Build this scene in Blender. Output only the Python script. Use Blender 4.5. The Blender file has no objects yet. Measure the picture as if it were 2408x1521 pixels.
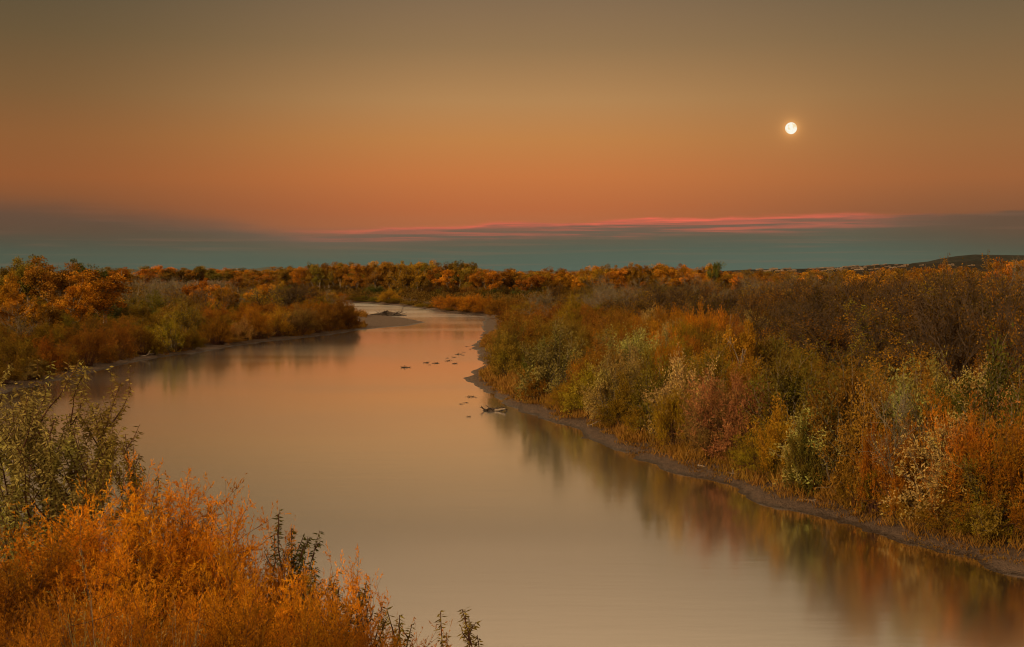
import bpy, math, numpy as np
from mathutils import Vector
R = math.radians
rng = np.random.default_rng(7)
scene = bpy.context.scene
COL = scene.collection
H = 10.0                      # eye height above the river
LENS, TILT = 42.4, 2.45
TT = math.tan(R(TILT)); CT, ST = math.cos(R(TILT)), math.sin(R(TILT))
K = 36 / LENS / 2407.0

def ray(px, py):
    dx = (px - 1203.5) * K; dy = (760.5 - py) * K
    return np.array([dx, CT + dy * ST, -ST + dy * CT])
def at(px, py, z=0.0):
    d = ray(px, py); t = (z - H) / d[2]
    return d[0] * t, d[1] * t
def at_depth(px, D):
    return (px - 1203.5) * K * D * 1.0, D
def lin(r, g, b):
    f = lambda c: (c / 255) / 12.92 if c <= 10 else (((c / 255) + 0.055) / 1.055) ** 2.4
    return (f(r), f(g), f(b), 1.0)

# ------------------------------------------------------------------ tagging
def tag(o, label=None, cat=None, group=None, kind=None):
    if label: o['label'] = label
    if cat: o['category'] = cat
    if group: o['group'] = group
    if kind: o['kind'] = kind
    return o
def link(name, mesh, parent=None):
    o = bpy.data.objects.new(name, mesh); COL.objects.link(o)
    if parent is not None: o.parent = parent
    return o

# ------------------------------------------------------------------ mesh helpers
def quads_mesh(name, V, mat, tone=None, smooth=False):
    V = np.asarray(V, dtype=np.float32); m = len(V)
    me = bpy.data.meshes.new(name)
    me.vertices.add(4 * m); me.vertices.foreach_set('co', V.reshape(-1))
    me.loops.add(4 * m); me.loops.foreach_set('vertex_index', np.arange(4 * m, dtype=np.int32))
    me.polygons.add(m); me.polygons.foreach_set('loop_start', np.arange(0, 4 * m, 4, dtype=np.int32))
    me.update(calc_edges=True)
    if tone is not None:
        a = me.attributes.new('tone', 'FLOAT', 'FACE'); a.data.foreach_set('value', np.asarray(tone, dtype=np.float32))
    me.materials.append(mat)
    return me

def grid_mesh(name, P, mat, smooth=True, closed=False):
    """P (n, m, 3) grid of points -> shared-vertex quad sheet"""
    n, m = P.shape[:2]
    idx = np.arange(n * m).reshape(n, m)
    if closed: idx = np.hstack([idx, idx[:, :1]])
    F = np.stack([idx[:-1, :-1], idx[:-1, 1:], idx[1:, 1:], idx[1:, :-1]], -1).reshape(-1, 4).astype(np.int32)
    me = bpy.data.meshes.new(name)
    me.vertices.add(n * m); me.vertices.foreach_set('co', P.astype(np.float32).reshape(-1))
    me.loops.add(F.size); me.loops.foreach_set('vertex_index', F.reshape(-1))
    me.polygons.add(len(F)); me.polygons.foreach_set('loop_start', np.arange(0, F.size, 4, dtype=np.int32))
    me.polygons.foreach_set('use_smooth', np.full(len(F), smooth))
    me.update(calc_edges=True); me.validate()
    me.materials.append(mat)
    return me

def unit(v): return v / (np.linalg.norm(v, axis=-1, keepdims=True) + 1e-9)

def leaves(P, D, L, W, r, flat=0.0):
    """rhombic leaf faces at P along D"""
    D = unit(D); n = len(P)
    a = unit(np.cross(D, unit(r.normal(size=(n, 3)))))
    L = np.broadcast_to(np.asarray(L, float), (n,))[:, None]; W = np.broadcast_to(np.asarray(W, float), (n,))[:, None]
    mid = P + D * L * .45
    return np.stack([P, mid + a * W / 2, P + D * L, mid - a * W / 2], 1)

def tubes(paths, sides=3):
    """paths: list of (pts(n,3), radii(n)) -> quads"""
    out = []
    for p, rad in paths:
        p = np.asarray(p); d = unit(np.gradient(p, axis=0))
        ref = np.array([.31, .17, .93]); 
        u = unit(np.cross(d, ref)); v = np.cross(d, u)
        ang = np.arange(sides) * 2 * math.pi / sides
        ring = p[:, None, :] + np.asarray(rad)[:, None, None] * (np.cos(ang)[None, :, None] * u[:, None, :] + np.sin(ang)[None, :, None] * v[:, None, :])
        nx = np.roll(ring, -1, axis=1)
        q = np.stack([ring[:-1], nx[:-1], nx[1:], ring[1:]], 2).reshape(-1, 4, 3)
        out.append(q)
    return np.concatenate(out)

def limb(p0, d0, L, n, r, wander=.15, up=0.0):
    """wandering growth from p0 along d0"""
    pts = [np.array(p0, float)]; d = unit(np.array(d0, float))
    for i in range(n):
        d = unit(d + r.normal(size=3) * wander + np.array([0, 0, up]))
        pts.append(pts[-1] + d * L / n)
    return np.array(pts)

def sample(pts, t):
    t = np.clip(np.asarray(t) * (len(pts) - 1), 0, len(pts) - 1.001); i = t.astype(int); f = (t - i)[:, None]
    return pts[i] * (1 - f) + pts[i + 1] * f, unit(pts[i + 1] - pts[i])

# ------------------------------------------------------------------ materials
def mat_new(name):
    m = bpy.data.materials.new(name); m.use_nodes = True
    nt = m.node_tree; nt.nodes.clear()
    return m, nt, nt.nodes, nt.links
class NB:
    """tiny node builder"""
    def __init__(s, nt): s.nt = nt; s.n = nt.nodes; s.l = nt.links
    def put(s, sock, v):
        if v is None: return
        if isinstance(v, bpy.types.NodeSocket): s.l.new(v, sock)
        else: sock.default_value = v
    def m(s, op, a, b=None, c=None, clamp=False):
        n = s.n.new('ShaderNodeMath'); n.operation = op; n.use_clamp = clamp
        for i, v in enumerate((a, b, c)): s.put(n.inputs[i], v)
        return n.outputs[0]
    def vm(s, op, a, b=None):
        n = s.n.new('ShaderNodeVectorMath'); n.operation = op
        s.put(n.inputs[0], a); s.put(n.inputs[1], b)
        return n.outputs['Value'] if op in ('DOT_PRODUCT', 'LENGTH', 'DISTANCE') else n.outputs[0]
    def xyz(s, x, y, z):
        n = s.n.new('ShaderNodeCombineXYZ'); s.put(n.inputs[0], x); s.put(n.inputs[1], y); s.put(n.inputs[2], z); return n.outputs[0]
    def sep(s, v):
        n = s.n.new('ShaderNodeSeparateXYZ'); s.l.new(v, n.inputs[0]); return n.outputs
    def mix(s, f, a, b, mode='MIX'):
        n = s.n.new('ShaderNodeMix'); n.data_type = 'RGBA'; n.blend_type = mode
        s.put(n.inputs[0], f); s.put(n.inputs[6], a); s.put(n.inputs[7], b); return n.outputs[2]
    def ramp(s, f, stops, interp='LINEAR'):
        n = s.n.new('ShaderNodeValToRGB'); s.put(n.inputs[0], f); cr = n.color_ramp; cr.interpolation = interp
        while len(cr.elements) < len(stops): cr.elements.new(.5)
        for e, (p, c) in zip(cr.elements, stops):
            e.position = p; e.color = c if len(c) == 4 else (*c, 1)
        return n.outputs[0]
    def noise(s, vec, scale, detail=3, rough=.5, dist=0):
        n = s.n.new('ShaderNodeTexNoise'); s.put(n.inputs['Vector'], vec)
        n.inputs['Scale'].default_value = scale; n.inputs['Detail'].default_value = detail
        n.inputs['Roughness'].default_value = rough; n.inputs['Distortion'].default_value = dist
        return n.outputs[0]
    def rng(s, v, a, b, c=0.0, d=1.0, t='SMOOTHSTEP'):
        n = s.n.new('ShaderNodeMapRange'); n.interpolation_type = t; n.clamp = True
        for i, x in enumerate((v, a, b, c, d)): s.put(n.inputs[i], x)
        return n.outputs[0]
    def node(s, t, **kw):
        n = s.n.new(t)
        for k, v in kw.items(): s.put(n.inputs[k], v)
        return n

def leaf_mat(name, contrast=.62, trans=.22, patch=0.9):
    m, nt, n, l = mat_new(name); b = NB(nt)
    oi = n.new('ShaderNodeObjectInfo')
    at_ = n.new('ShaderNodeAttribute'); at_.attribute_name = 'tone'
    tone = at_.outputs['Fac']
    tc = n.new('ShaderNodeTexCoord')
    loc = b.vm('ADD', tc.outputs['Object'], b.xyz(b.m('MULTIPLY', oi.outputs['Random'], 50.), 0., 0.))
    patchy = b.noise(loc, patch, 2); patch2 = b.noise(loc, patch * .45, 2)
    t = b.m('ADD', b.m('MULTIPLY', tone, .6), b.m('MULTIPLY', patchy, .4))
    k = b.rng(t, .2, .8, 1 - contrast, 1 + contrast, 'LINEAR')
    col = b.vm('MULTIPLY', oi.outputs['Color'], b.xyz(k, k, k))
    # some leaves turn greener, some straw coloured; speck highlights painted on the palest
    g = b.mix(b.rng(patchy, .48, .66, 0, .6), col, b.vm('MULTIPLY', col, (.80, 1.06, .7)))
    g = b.mix(b.rng(patch2, .46, .64, 0, .42), g, (.27, .14, .018, 1))
    g2 = b.mix(b.rng(tone, .80, .95, 0, .75), g, b.vm('ADD', b.vm('MULTIPLY', g, (1.15, 1.2, 1.2)), (.03, .025, .014)))
    d = b.node('ShaderNodeBsdfDiffuse', Color=g2); tr = b.node('ShaderNodeBsdfTranslucent', Color=g2)
    ms = n.new('ShaderNodeMixShader'); ms.inputs[0].default_value = trans
    l.new(d.outputs[0], ms.inputs[1]); l.new(tr.outputs[0], ms.inputs[2])
    o = n.new('ShaderNodeOutputMaterial'); l.new(ms.outputs[0], o.inputs[0])
    return m
def bark_mat(name, c, c2):
    m, nt, n, l = mat_new(name); b = NB(nt)
    tc = n.new('ShaderNodeTexCoord')
    f = b.noise(tc.outputs['Object'], 6, 4, .65)
    col = b.mix(b.rng(f, .3, .7), (*c, 1), (*c2, 1))
    p = b.node('ShaderNodeBsdfPrincipled'); l.new(col, p.inputs['Base Color']); p.inputs['Roughness'].default_value = .9
    o = n.new('ShaderNodeOutputMaterial'); l.new(p.outputs[0], o.inputs[0])
    return m
M_LEAF = leaf_mat('autumn_leaves')
M_PLUME = leaf_mat('feathery_plumes', .6, .24, 1.4)
M_FORE = leaf_mat('fine_needles', .55, .28, 1.1)
M_BARK = bark_mat('brown_bark', (.045, .026, .014), (.10, .06, .035))
M_PALE = bark_mat('pale_bark', (.13, .095, .063), (.28, .21, .145))
M_GREYT = bark_mat('grey_twig', (.11, .085, .06), (.24, .19, .13))
M_RED = bark_mat('reddish_stem', (.06, .022, .012), (.14, .055, .03))

# ------------------------------------------------------------------ river outline (world metres, water level z = 0)
right_px = [(2407, 1350), (2200, 1298), (2108, 1278), (1990, 1240), (1934, 1222), (1860, 1200), (1795, 1184), (1730, 1150), (1663, 1128),
            (1587, 1108), (1500, 1078), (1430, 1050), (1370, 1020), (1300, 995), (1240, 972), (1190, 950), (1150, 930), (1118, 908), (1094, 890),
            (1102, 876), (1132, 862), (1136, 850), (1122, 832), (1112, 812), (1126, 800), (1134, 790), (1134, 765), (1142, 748), (1130, 740)]
far_px = [(1090, 738), (1040, 733), (980, 724), (930, 718), (880, 714), (820, 711), (740, 706), (680, 702), (620, 698), (540, 692)]
left_px = [(440, 694), (560, 701), (660, 708), (740, 716), (810, 726), (838, 736), (872, 741), (905, 742), (950, 748), (1000, 757), (955, 766), (900, 770), (850, 775), (800, 783), (750, 790),
           (700, 795), (620, 803), (560, 812), (510, 821), (450, 830), (400, 837), (340, 846), (250, 866), (200, 877), (160, 887), (100, 903), (0, 925)]
A = [at(*p) for p in right_px]; B = [at(*p) for p in far_px]; C = [at(*p) for p in left_px]
pre = [(60., -70.), (38., -20.), (27., 8.), (22., 26.)]
near = [(-75., 78.), (-48., 52.), (-33., 36.), (-22., 28.), (-13., 24.), (-6., 21.5), (-1., 18.5), (3., 14.), (6.5, 8.), (10., -4.), (15., -25.), (24., -70.)]
post = [(-75., 96.), (-170., 112.), (-320., 120.), (-320., 100.), (-170., 92.)]
RIV = np.array(pre + A + B + C + post + near)

def signed(X, Y, poly=None):
    """distance to the shoreline, negative in the water"""
    poly = RIV if poly is None else poly
    X = np.asarray(X, float).ravel(); Y = np.asarray(Y, float).ravel()
    best = np.full(X.shape, 1e9); inside = np.zeros(X.shape, bool)
    n = len(poly)
    for i in range(n):
        x1, y1 = poly[i]; x2, y2 = poly[(i + 1) % n]
        dx, dy = x2 - x1, y2 - y1
        t = np.clip(((X - x1) * dx + (Y - y1) * dy) / (dx * dx + dy * dy + 1e-9), 0, 1)
        best = np.minimum(best, (X - x1 - t * dx) ** 2 + (Y - y1 - t * dy) ** 2)
        c = ((y1 > Y) != (y2 > Y))
        xi = x1 + (Y - y1) * dx / (dy if abs(dy) > 1e-9 else 1e-9)
        inside ^= c & (X < xi)
    d = np.sqrt(best)
    return np.where(inside, -d, d)
NEARLAND = np.array(near + [(24., -400.), (-400., -400.), (-400., 90.), (-170., 88.)])
# smooth value noise on the plane
_g = np.random.default_rng(3).random((64, 64))
def vnoise(x, y):
    x = np.asarray(x); y = np.asarray(y)
    xi = np.floor(x).astype(int); yi = np.floor(y).astype(int); fx = x - xi; fy = y - yi
    fx = fx * fx * (3 - 2 * fx); fy = fy * fy * (3 - 2 * fy)
    g = lambda i, j: _g[i % 64, j % 64]
    return (g(xi, yi) * (1 - fx) + g(xi + 1, yi) * fx) * (1 - fy) + (g(xi, yi + 1) * (1 - fx) + g(xi + 1, yi + 1) * fx) * fy
def ss(x, a, b):
    t = np.clip((x - a) / (b - a), 0, 1); return t * t * (3 - 2 * t)
TIP = np.array([at(910, 752)])[0]
def ground_z(X, Y):
    X = np.asarray(X, float).ravel(); Y = np.asarray(Y, float).ravel()
    sd = signed(X, Y)
    wob = (vnoise(X * .5, Y * .5) - .5) * 1.2 + (vnoise(X * 1.3, Y * 1.3) - .5) * .35 + (vnoise(X * 3.7 + 9, Y * 3.7) - .5) * .22
    s = sd + wob * ss(np.hypot(X, Y), 0, 30)
    far = ss(np.hypot(X, Y), 150, 600)
    z = np.where(s < 0, np.maximum(-1.2, s * .18), 0)
    bank = .22 * ss(s, 0, .8) + .18 * ss(s, .8, 4) + .7 * ss(s, 4, 9) + .12 * (vnoise(X * .35, Y * .35) - .5) * ss(s, 2, 6) + .05 * (vnoise(X * 2.1, Y * 2.1) - .5) * ss(s, .3, 2)
    # the sandbar stays low
    bar = 1 - ss(np.hypot((X - TIP[0]) * 1.0, (Y - TIP[1]) * .55), 16, 30)
    s = s + bar * (.5 + .5 * np.abs(wob)) * (sd > -.6)
    bank = bank * (1 - bar) + np.minimum(bank, .15 * ss(s, 0, 2.5)) * bar
    z = np.where(s >= 0, bank, z)
    # near bluff that carries the viewpoint
    nl = -signed(X, Y, NEARLAND)
    z = z + np.where(nl > 0, (3.4 * ss(nl, .5, 8) + 3.9 * (1 - ss(Y, -3, 7)) * ss(nl, .5, 10)), 0) * (1 - ss(np.hypot(X, Y), 45, 90))
    return z
def gz(x, y): return float(ground_z([x], [y])[0])

# ------------------------------------------------------------------ ground sheet
def ground_material():
    m, nt, n, l = mat_new('river_earth'); b = NB(nt)
    geo = n.new('ShaderNodeNewGeometry'); pos = geo.outputs['Position']; x, y, z = b.sep(pos)
    n1 = b.noise(pos, .35, 5, .6); n2 = b.noise(pos, 3.5, 5, .65); n3 = b.noise(pos, 14, 3, .6)
    mud = b.mix(b.rng(n2, .35, .65), (.105, .062, .040, 1), (.165, .10, .066, 1))
    mud = b.mix(b.rng(n3, .55, .72, 0, .6), mud, (.22, .145, .105, 1))
    litter = b.mix(b.rng(n1, .4, .62), (.085, .045, .022, 1), (.15, .075, .028, 1))
    litter = b.mix(b.rng(n2, .5, .7, 0, .7), litter, (.10, .09, .035, 1))
    zz = b.m('ADD', z, b.m('MULTIPLY', b.m('SUBTRACT', n2, .5), .3))
    col = b.mix(b.rng(zz, .26, .48), mud, litter)
    wet = b.rng(b.m('ADD', z, b.m('MULTIPLY', b.m('SUBTRACT', n2, .5), .12)), .01, .13)
    col = b.mix(wet, b.vm('MULTIPLY', col, (.42, .40, .38)), col)
    p = b.node('ShaderNodeBsdfPrincipled'); l.new(col, p.inputs['Base Color'])
    l.new(b.rng(wet, 0, 1, .35, .92), p.inputs['Roughness'])
    bp = n.new('ShaderNodeBump'); bp.inputs['Distance'].default_value = .25; bp.inputs['Strength'].default_value = 1.0
    l.new(b.m('ADD', n2, b.m('MULTIPLY', n3, .5)), bp.inputs['Height']); l.new(bp.outputs[0], p.inputs['Normal'])
    o = n.new('ShaderNodeOutputMaterial'); l.new(p.outputs[0], o.inputs[0])
    return m
M_GROUND = ground_material()
rad = [1.0]
while rad[-1] < 60000:
    r_ = rad[-1]; rad.append(r_ * (1.012 if r_ < 700 else 1.08) + .05)
rad = np.array(rad)
azf = np.concatenate([np.arange(-34, 34, .14), np.arange(34, 326, 2.0)])
RR, AZ = np.meshgrid(rad, np.radians(azf), indexing='ij')
GX, GY = RR * np.sin(AZ), RR * np.cos(AZ)
GZ = ground_z(GX, GY).reshape(GX.shape)
P = np.stack([GX, GY, GZ], -1)
ground = link('ground', grid_mesh('ground', P, M_GROUND, closed=True)); tag(ground, kind='structure')

# ------------------------------------------------------------------ water
def water_material():
    m, nt, n, l = mat_new('silty_river_water'); b = NB(nt)
    geo = n.new('ShaderNodeNewGeometry'); pos = geo.outputs['Position']; x, y, z = b.sep(pos)
    flow = b.xyz(b.m('MULTIPLY', x, .25), b.m('MULTIPLY', y, 1.3), 0.)
    f1 = b.noise(flow, .5, 4, .55); f2 = b.noise(flow, 2.2, 2, .5)
    big = b.noise(b.xyz(b.m('MULTIPLY', x, .02), b.m('MULTIPLY', y, .045), 0.), 1, 3, .5)
    bp = n.new('ShaderNodeBump'); bp.inputs['Distance'].default_value = .05; bp.inputs['Strength'].default_value = WBUMP
    l.new(b.m('ADD', f1, b.m('MULTIPLY', f2, .35)), bp.inputs['Height'])
    gl = b.node('ShaderNodeBsdfGlossy', Color=(1., 1., 1., 1)); gl.distribution = 'GGX'
    riff = b.m('MULTIPLY', b.rng(y, 215., 300.), b.rng(b.noise(flow, .12, 3, .6), .3, .6, .5, 1.))
    l.new(b.m('ADD', b.rng(big, .35, .65, .08, .14), b.m('MULTIPLY', riff, .12)), gl.inputs['Roughness']); l.new(bp.outputs[0], gl.inputs['Normal'])
    df = b.node('ShaderNodeBsdfDiffuse', Color=(.36, .24, .15, 1))
    g2 = b.node('ShaderNodeBsdfGlossy', Color=(1., 1., 1., 1), Roughness=.21); g2.distribution = 'GGX'     # small wind facets that pick up the higher sky
    mg = n.new('ShaderNodeMixShader'); mg.inputs[0].default_value = .13; l.new(gl.outputs[0], mg.inputs[1]); l.new(g2.outputs[0], mg.inputs[2])
    ms = n.new('ShaderNodeMixShader'); l.new(df.outputs[0], ms.inputs[1]); l.new(mg.outputs[0], ms.inputs[2])
    ms.inputs[0].default_value = .985
    o = n.new('ShaderNodeOutputMaterial'); l.new(ms.outputs[0], o.inputs[0])
    return m
WBUMP = .09
wx = np.linspace(-1200, 1200, 3); wy = np.linspace(-300, 1500, 3)
WX, WY = np.meshgrid(wx, wy)
water = link('water', grid_mesh('water', np.stack([WX, WY, WX * 0], -1), water_material())); tag(water, kind='structure')

# ------------------------------------------------------------------ hills on the horizon
def hill_material(c1, c2, c3):
    m, nt, n, l = mat_new('hill_slope'); b = NB(nt)
    geo = n.new('ShaderNodeNewGeometry'); pos = geo.outputs['Position']
    f = b.noise(pos, .004, 5, .6); v = b.noise(pos, .035, 3, .7)
    col = b.mix(b.rng(f, .38, .62), c1, c2)
    col = b.mix(b.rng(v, .5, .58, 0, .75), col, c3)
    d = b.node('ShaderNodeBsdfDiffuse', Color=col)
    o = n.new('ShaderNodeOutputMaterial'); l.new(d.outputs[0], o.inputs[0])
    return m
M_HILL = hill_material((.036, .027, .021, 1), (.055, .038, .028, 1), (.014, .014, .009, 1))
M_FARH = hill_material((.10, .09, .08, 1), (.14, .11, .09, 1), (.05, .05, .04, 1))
def ridge(name, prof, d0, d1, d2, mat, seed):
    """prof: (display x, height in display px above the eye line) of the crest at distance d1"""
    px = np.array([p[0] for p in prof], float); hh = np.array([p[1] for p in prof], float)
    xs = np.linspace(px[0], px[-1], 360); hs = np.interp(xs, px, hh)
    crest = np.where(hs > -50, H + d1 * (hs * K), 0)
    ds = np.concatenate([np.linspace(d0, d1, 46), np.linspace(d1, d2, 12)[1:]])
    rows = []
    for d in ds:
        t = ss(d, d0, d1) ** 1.1 if d <= d1 else 1 - ss(d, d1, d2)
        X = (xs - 1203.5) * K * d
        rough = (vnoise(X * .004 + seed, np.full_like(X, d * .004)) - .5) * .35 + (vnoise(X * .015 + seed, np.full_like(X, d * .012)) - .5) * .12
        edge = ss(xs, px[0], px[0] + 90) * (1 - ss(xs, px[-1] - 90, px[-1]))
        Z = .8 + crest * t * (1 + rough * (1 - abs(2 * t - 1)) * 1.2) * edge
        Z = np.where(t < .003, -2., Z)
        rows.append(np.stack([X, np.full_like(X, d), Z], -1))
    P = np.array(rows)
    o = link(name, grid_mesh(name, P, mat)); tag(o, kind='structure')
    return P
HILLP = ridge('hills', [(1560, -1), (1700, 2), (1760, 5), (1850, 6.5), (1900, 7), (1950, 8.5), (2000, 12), (2050, 15), (2090, 17), (2130, 17.5), (2170, 18.5), (2200, 20), (2230, 21), (2300, 24), (2400, 26), (2560, 30), (2700, 26), (2900, 4)], 1800, 5200, 7000, M_HILL, 3.)
ridge('far_hill', [(2060, 8), (2120, 18), (2180, 24), (2210, 31), (2250, 37), (2290, 40.5), (2330, 39.5), (2407, 38.5), (2480, 37), (2600, 40), (2800, 30), (2950, 6)], 6400, 8600, 10500, M_HILL, 9.)
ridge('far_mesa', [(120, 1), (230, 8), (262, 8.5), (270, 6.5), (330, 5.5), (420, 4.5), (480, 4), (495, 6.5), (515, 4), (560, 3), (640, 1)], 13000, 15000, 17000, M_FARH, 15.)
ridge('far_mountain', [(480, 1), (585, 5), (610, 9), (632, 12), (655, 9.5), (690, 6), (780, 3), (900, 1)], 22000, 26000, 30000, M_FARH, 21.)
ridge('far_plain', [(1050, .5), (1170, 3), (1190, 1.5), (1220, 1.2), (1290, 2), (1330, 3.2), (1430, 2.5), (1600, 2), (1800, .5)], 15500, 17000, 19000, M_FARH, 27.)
def hill_z(x, y):
    d = y; px = x / (K * d) + 1203.5
    j = int(np.clip(np.searchsorted(HILLP[:, 0, 1], d), 1, HILLP.shape[0] - 1))
    xs = HILLP[j, :, 0]
    za = np.interp(x, HILLP[j - 1, :, 0], HILLP[j - 1, :, 2]); zb = np.interp(x, xs, HILLP[j, :, 2])
    f = (d - HILLP[j - 1, 0, 1]) / (HILLP[j, 0, 1] - HILLP[j - 1, 0, 1])
    return za * (1 - f) + zb * f

# ------------------------------------------------------------------ plant prototypes (foliage mesh, stem mesh), unit metres
def dome_shrub(seed, W, Ht, stems, twigs, per, L, w, lmat, bmat, droop=0.0, spread=.1, along=.75, lean=.25, rs=.02, start=.3, kind='up', sprig=0, SL=.16, every=3, fit=99.3, kmin=.72, groups=0):
    r = np.random.default_rng(seed)
    paths, Ps, Ds, Ts = [], [], [], []
    gd = [(2.39996 * q + r.normal() * .25, math.acos(1 - np.clip((q + .5) / max(groups, 1) * .95 + r.normal() * .03, 0, .95)), r.uniform(.8, 1.08), r.uniform(0, 1)) for q in range(groups)]
    for i in range(stems):
        th = r.uniform(0, 2 * math.pi); ph = math.acos(1 - r.uniform(0, .93))      # from the vertical
        kg = 1.0
        if groups:
            q_ = gd[i % groups]; sg = .75 / math.sqrt(groups)
            th = q_[0] + r.normal() * sg / max(.35, math.sin(q_[1])); ph = abs(q_[1] + r.normal() * sg); ph = min(ph, 1.5)
            kg = q_[2]
        k = kg * r.uniform(kmin, 1.0) * (1 + .12 * math.sin(3 * th + seed))
        tip = np.array([W / 2 * math.sin(ph) * math.cos(th) * k, W / 2 * math.sin(ph) * math.sin(th) * k, Ht * (math.cos(ph) * .93 + .07) * k])
        b0 = np.array([tip[0] * .12, tip[1] * .12, 0]) + np.append(r.normal(size=2) * .06 * W, 0)
        mid = b0 * .5 + tip * .5 + np.array([0, 0, .16 * Ht]) * (1 if kind == 'up' else .6)
        t = np.linspace(0, 1, 7)[:, None]
        p = (1 - t) ** 2 * b0 + 2 * t * (1 - t) * mid + t * t * tip + r.normal(size=(7, 3)) * .012 * W * t
        paths.append((p, np.linspace(rs, rs * .25, 7) * Ht / 4))
        tone_s = r.uniform(0, 1) if not groups else np.clip(q_[3] + r.normal() * .15, 0, 1)
        for j in range(twigs):
            tt = r.uniform(start, 1) ** .8
            q, d = sample(p, [tt]); q, d = q[0], d[0]
            out = unit(r.normal(size=3) + np.array([0, 0, .35]))
            dd = unit(d * (.9 if not fit > 99.5 else .55) + out * .75 + np.array([0, 0, lean]))
            Lt = Ht * r.uniform(.10, .24)
            tp = limb(q, dd, Lt, 4, r, .14, .05)
            if j % every == 0: paths.append((tp, np.linspace(rs * .35, rs * .12, 5) * Ht / 4))
            if sprig:
                sb, sdv = sample(tp, r.uniform(.05, 1, sprig))
                sdv = unit(sdv * .9 + r.normal(size=(sprig, 3)) * (.75 if fit > 99.5 else .5) + [0, 0, .15])
                f = r.uniform(0, 1, (sprig, per, 1)) ; SLr = SL * r.uniform(.5, 1.3, (sprig, 1, 1))
                pos = sb[:, None, :] + sdv[:, None, :] * f * SLr
                dd2 = unit(sdv[:, None, :] * 1.0 + r.normal(size=(sprig, per, 3)) * .42)
                Ps.append(pos.reshape(-1, 3)); Ds.append(dd2.reshape(-1, 3))
                Ts.append(np.clip(.45 * tone_s + .35 * r.uniform() + .2 * r.uniform(size=(sprig, per)) + 0 * f[..., 0], 0, 1).ravel())
                continue
            n = per
            s = r.uniform(.08, 1, n)
            pos, td = sample(tp, s)
            pos = pos + r.normal(size=(n, 3)) * spread * Lt
            Ps.append(pos); Ds.append(unit(td * along + r.normal(size=(n, 3)) * .55 + np.array([0, 0, -droop])))
            Ts.append(np.clip(.5 * tone_s + .3 * r.uniform() + .22 * r.uniform(size=n) + 0, 0, 1))
    Ps, Ds, Ts = np.concatenate(Ps), np.concatenate(Ds), np.concatenate(Ts)
    sz = Ht / np.percentile(Ps[:, 2], fit); Ps[:, 2] *= sz; paths = [(p * [1, 1, sz], q) for p, q in paths]
    Ps[:, 2] = np.maximum(Ps[:, 2], .05)
    n = len(Ps)
    V = leaves(Ps, Ds, L * r.uniform(.6, 1.3, n), w * r.uniform(.7, 1.3, n), r)
    return quads_mesh('foliage', V, lmat, Ts), quads_mesh('branches', tubes(paths), bmat)

def bare_tree(seed, W, Ht, limbs, lmat, bmat, leaf=600, L=.2, w=.1, rtrunk=.11, twigs=9):
    r = np.random.default_rng(seed); paths = []; ends = []
    stems = r.integers(2, 5)
    for s in range(stems):
        th = r.uniform(0, 6.28); d0 = np.array([math.cos(th) * .32, math.sin(th) * .32, 1])
        p = limb([math.cos(th) * .2, math.sin(th) * .2, 0], d0, Ht * r.uniform(.55, .75), 8, r, .12, .06)
        paths.append((p, np.linspace(rtrunk, rtrunk * .35, 9)))
        for i in range(limbs):
            q, d = sample(p, [r.uniform(.25, 1)]); th2 = r.uniform(0, 6.28)
            dd = unit(d[0] * .6 + np.array([math.cos(th2), math.sin(th2), .35]) * .8)
            Lb = W * r.uniform(.25, .5)
            lp = limb(q[0], dd, Lb, 6, r, .17, .12)
            paths.append((lp, np.linspace(rtrunk * .4, rtrunk * .14, 7)))
            for k in range(twigs):
                q2, d2 = sample(lp, [r.uniform(.2, 1)])
                tp = limb(q2[0], unit(d2[0] * .7 + r.normal(size=3) * .6 + np.array([0, 0, .4])), Ht * r.uniform(.08, .2), 4, r, .2, .06)
                paths.append((tp, np.linspace(rtrunk * .15, rtrunk * .07, 5))); ends.append(tp)
    n = leaf; pw = r.uniform(size=len(ends)) ** 2.5; idx = r.choice(len(ends), n, p=pw / pw.sum()); t = r.uniform(0, 1, n)
    E = np.array(ends); f = t * 3.999; i = f.astype(int); f = (f - i)[:, None]
    P_ = E[idx, i] * (1 - f) + E[idx, i + 1] * f + r.normal(size=(n, 3)) * .10
    et = r.uniform(size=len(ends))
    sz = Ht / np.percentile(E[..., 2], 99.3); P_[:, 2] *= sz; paths = [(p * [1, 1, sz], q) for p, q in paths]
    V = leaves(P_, r.normal(size=(n, 3)) + [0, 0, -.3], L * r.uniform(.6, 1.3, n), w * r.uniform(.7, 1.3, n), r)
    return quads_mesh('crown', V, lmat, np.clip(.6 * et[idx] + .4 * r.uniform(size=n), 0, 1)), quads_mesh('trunk', tubes(paths), bmat)

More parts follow.
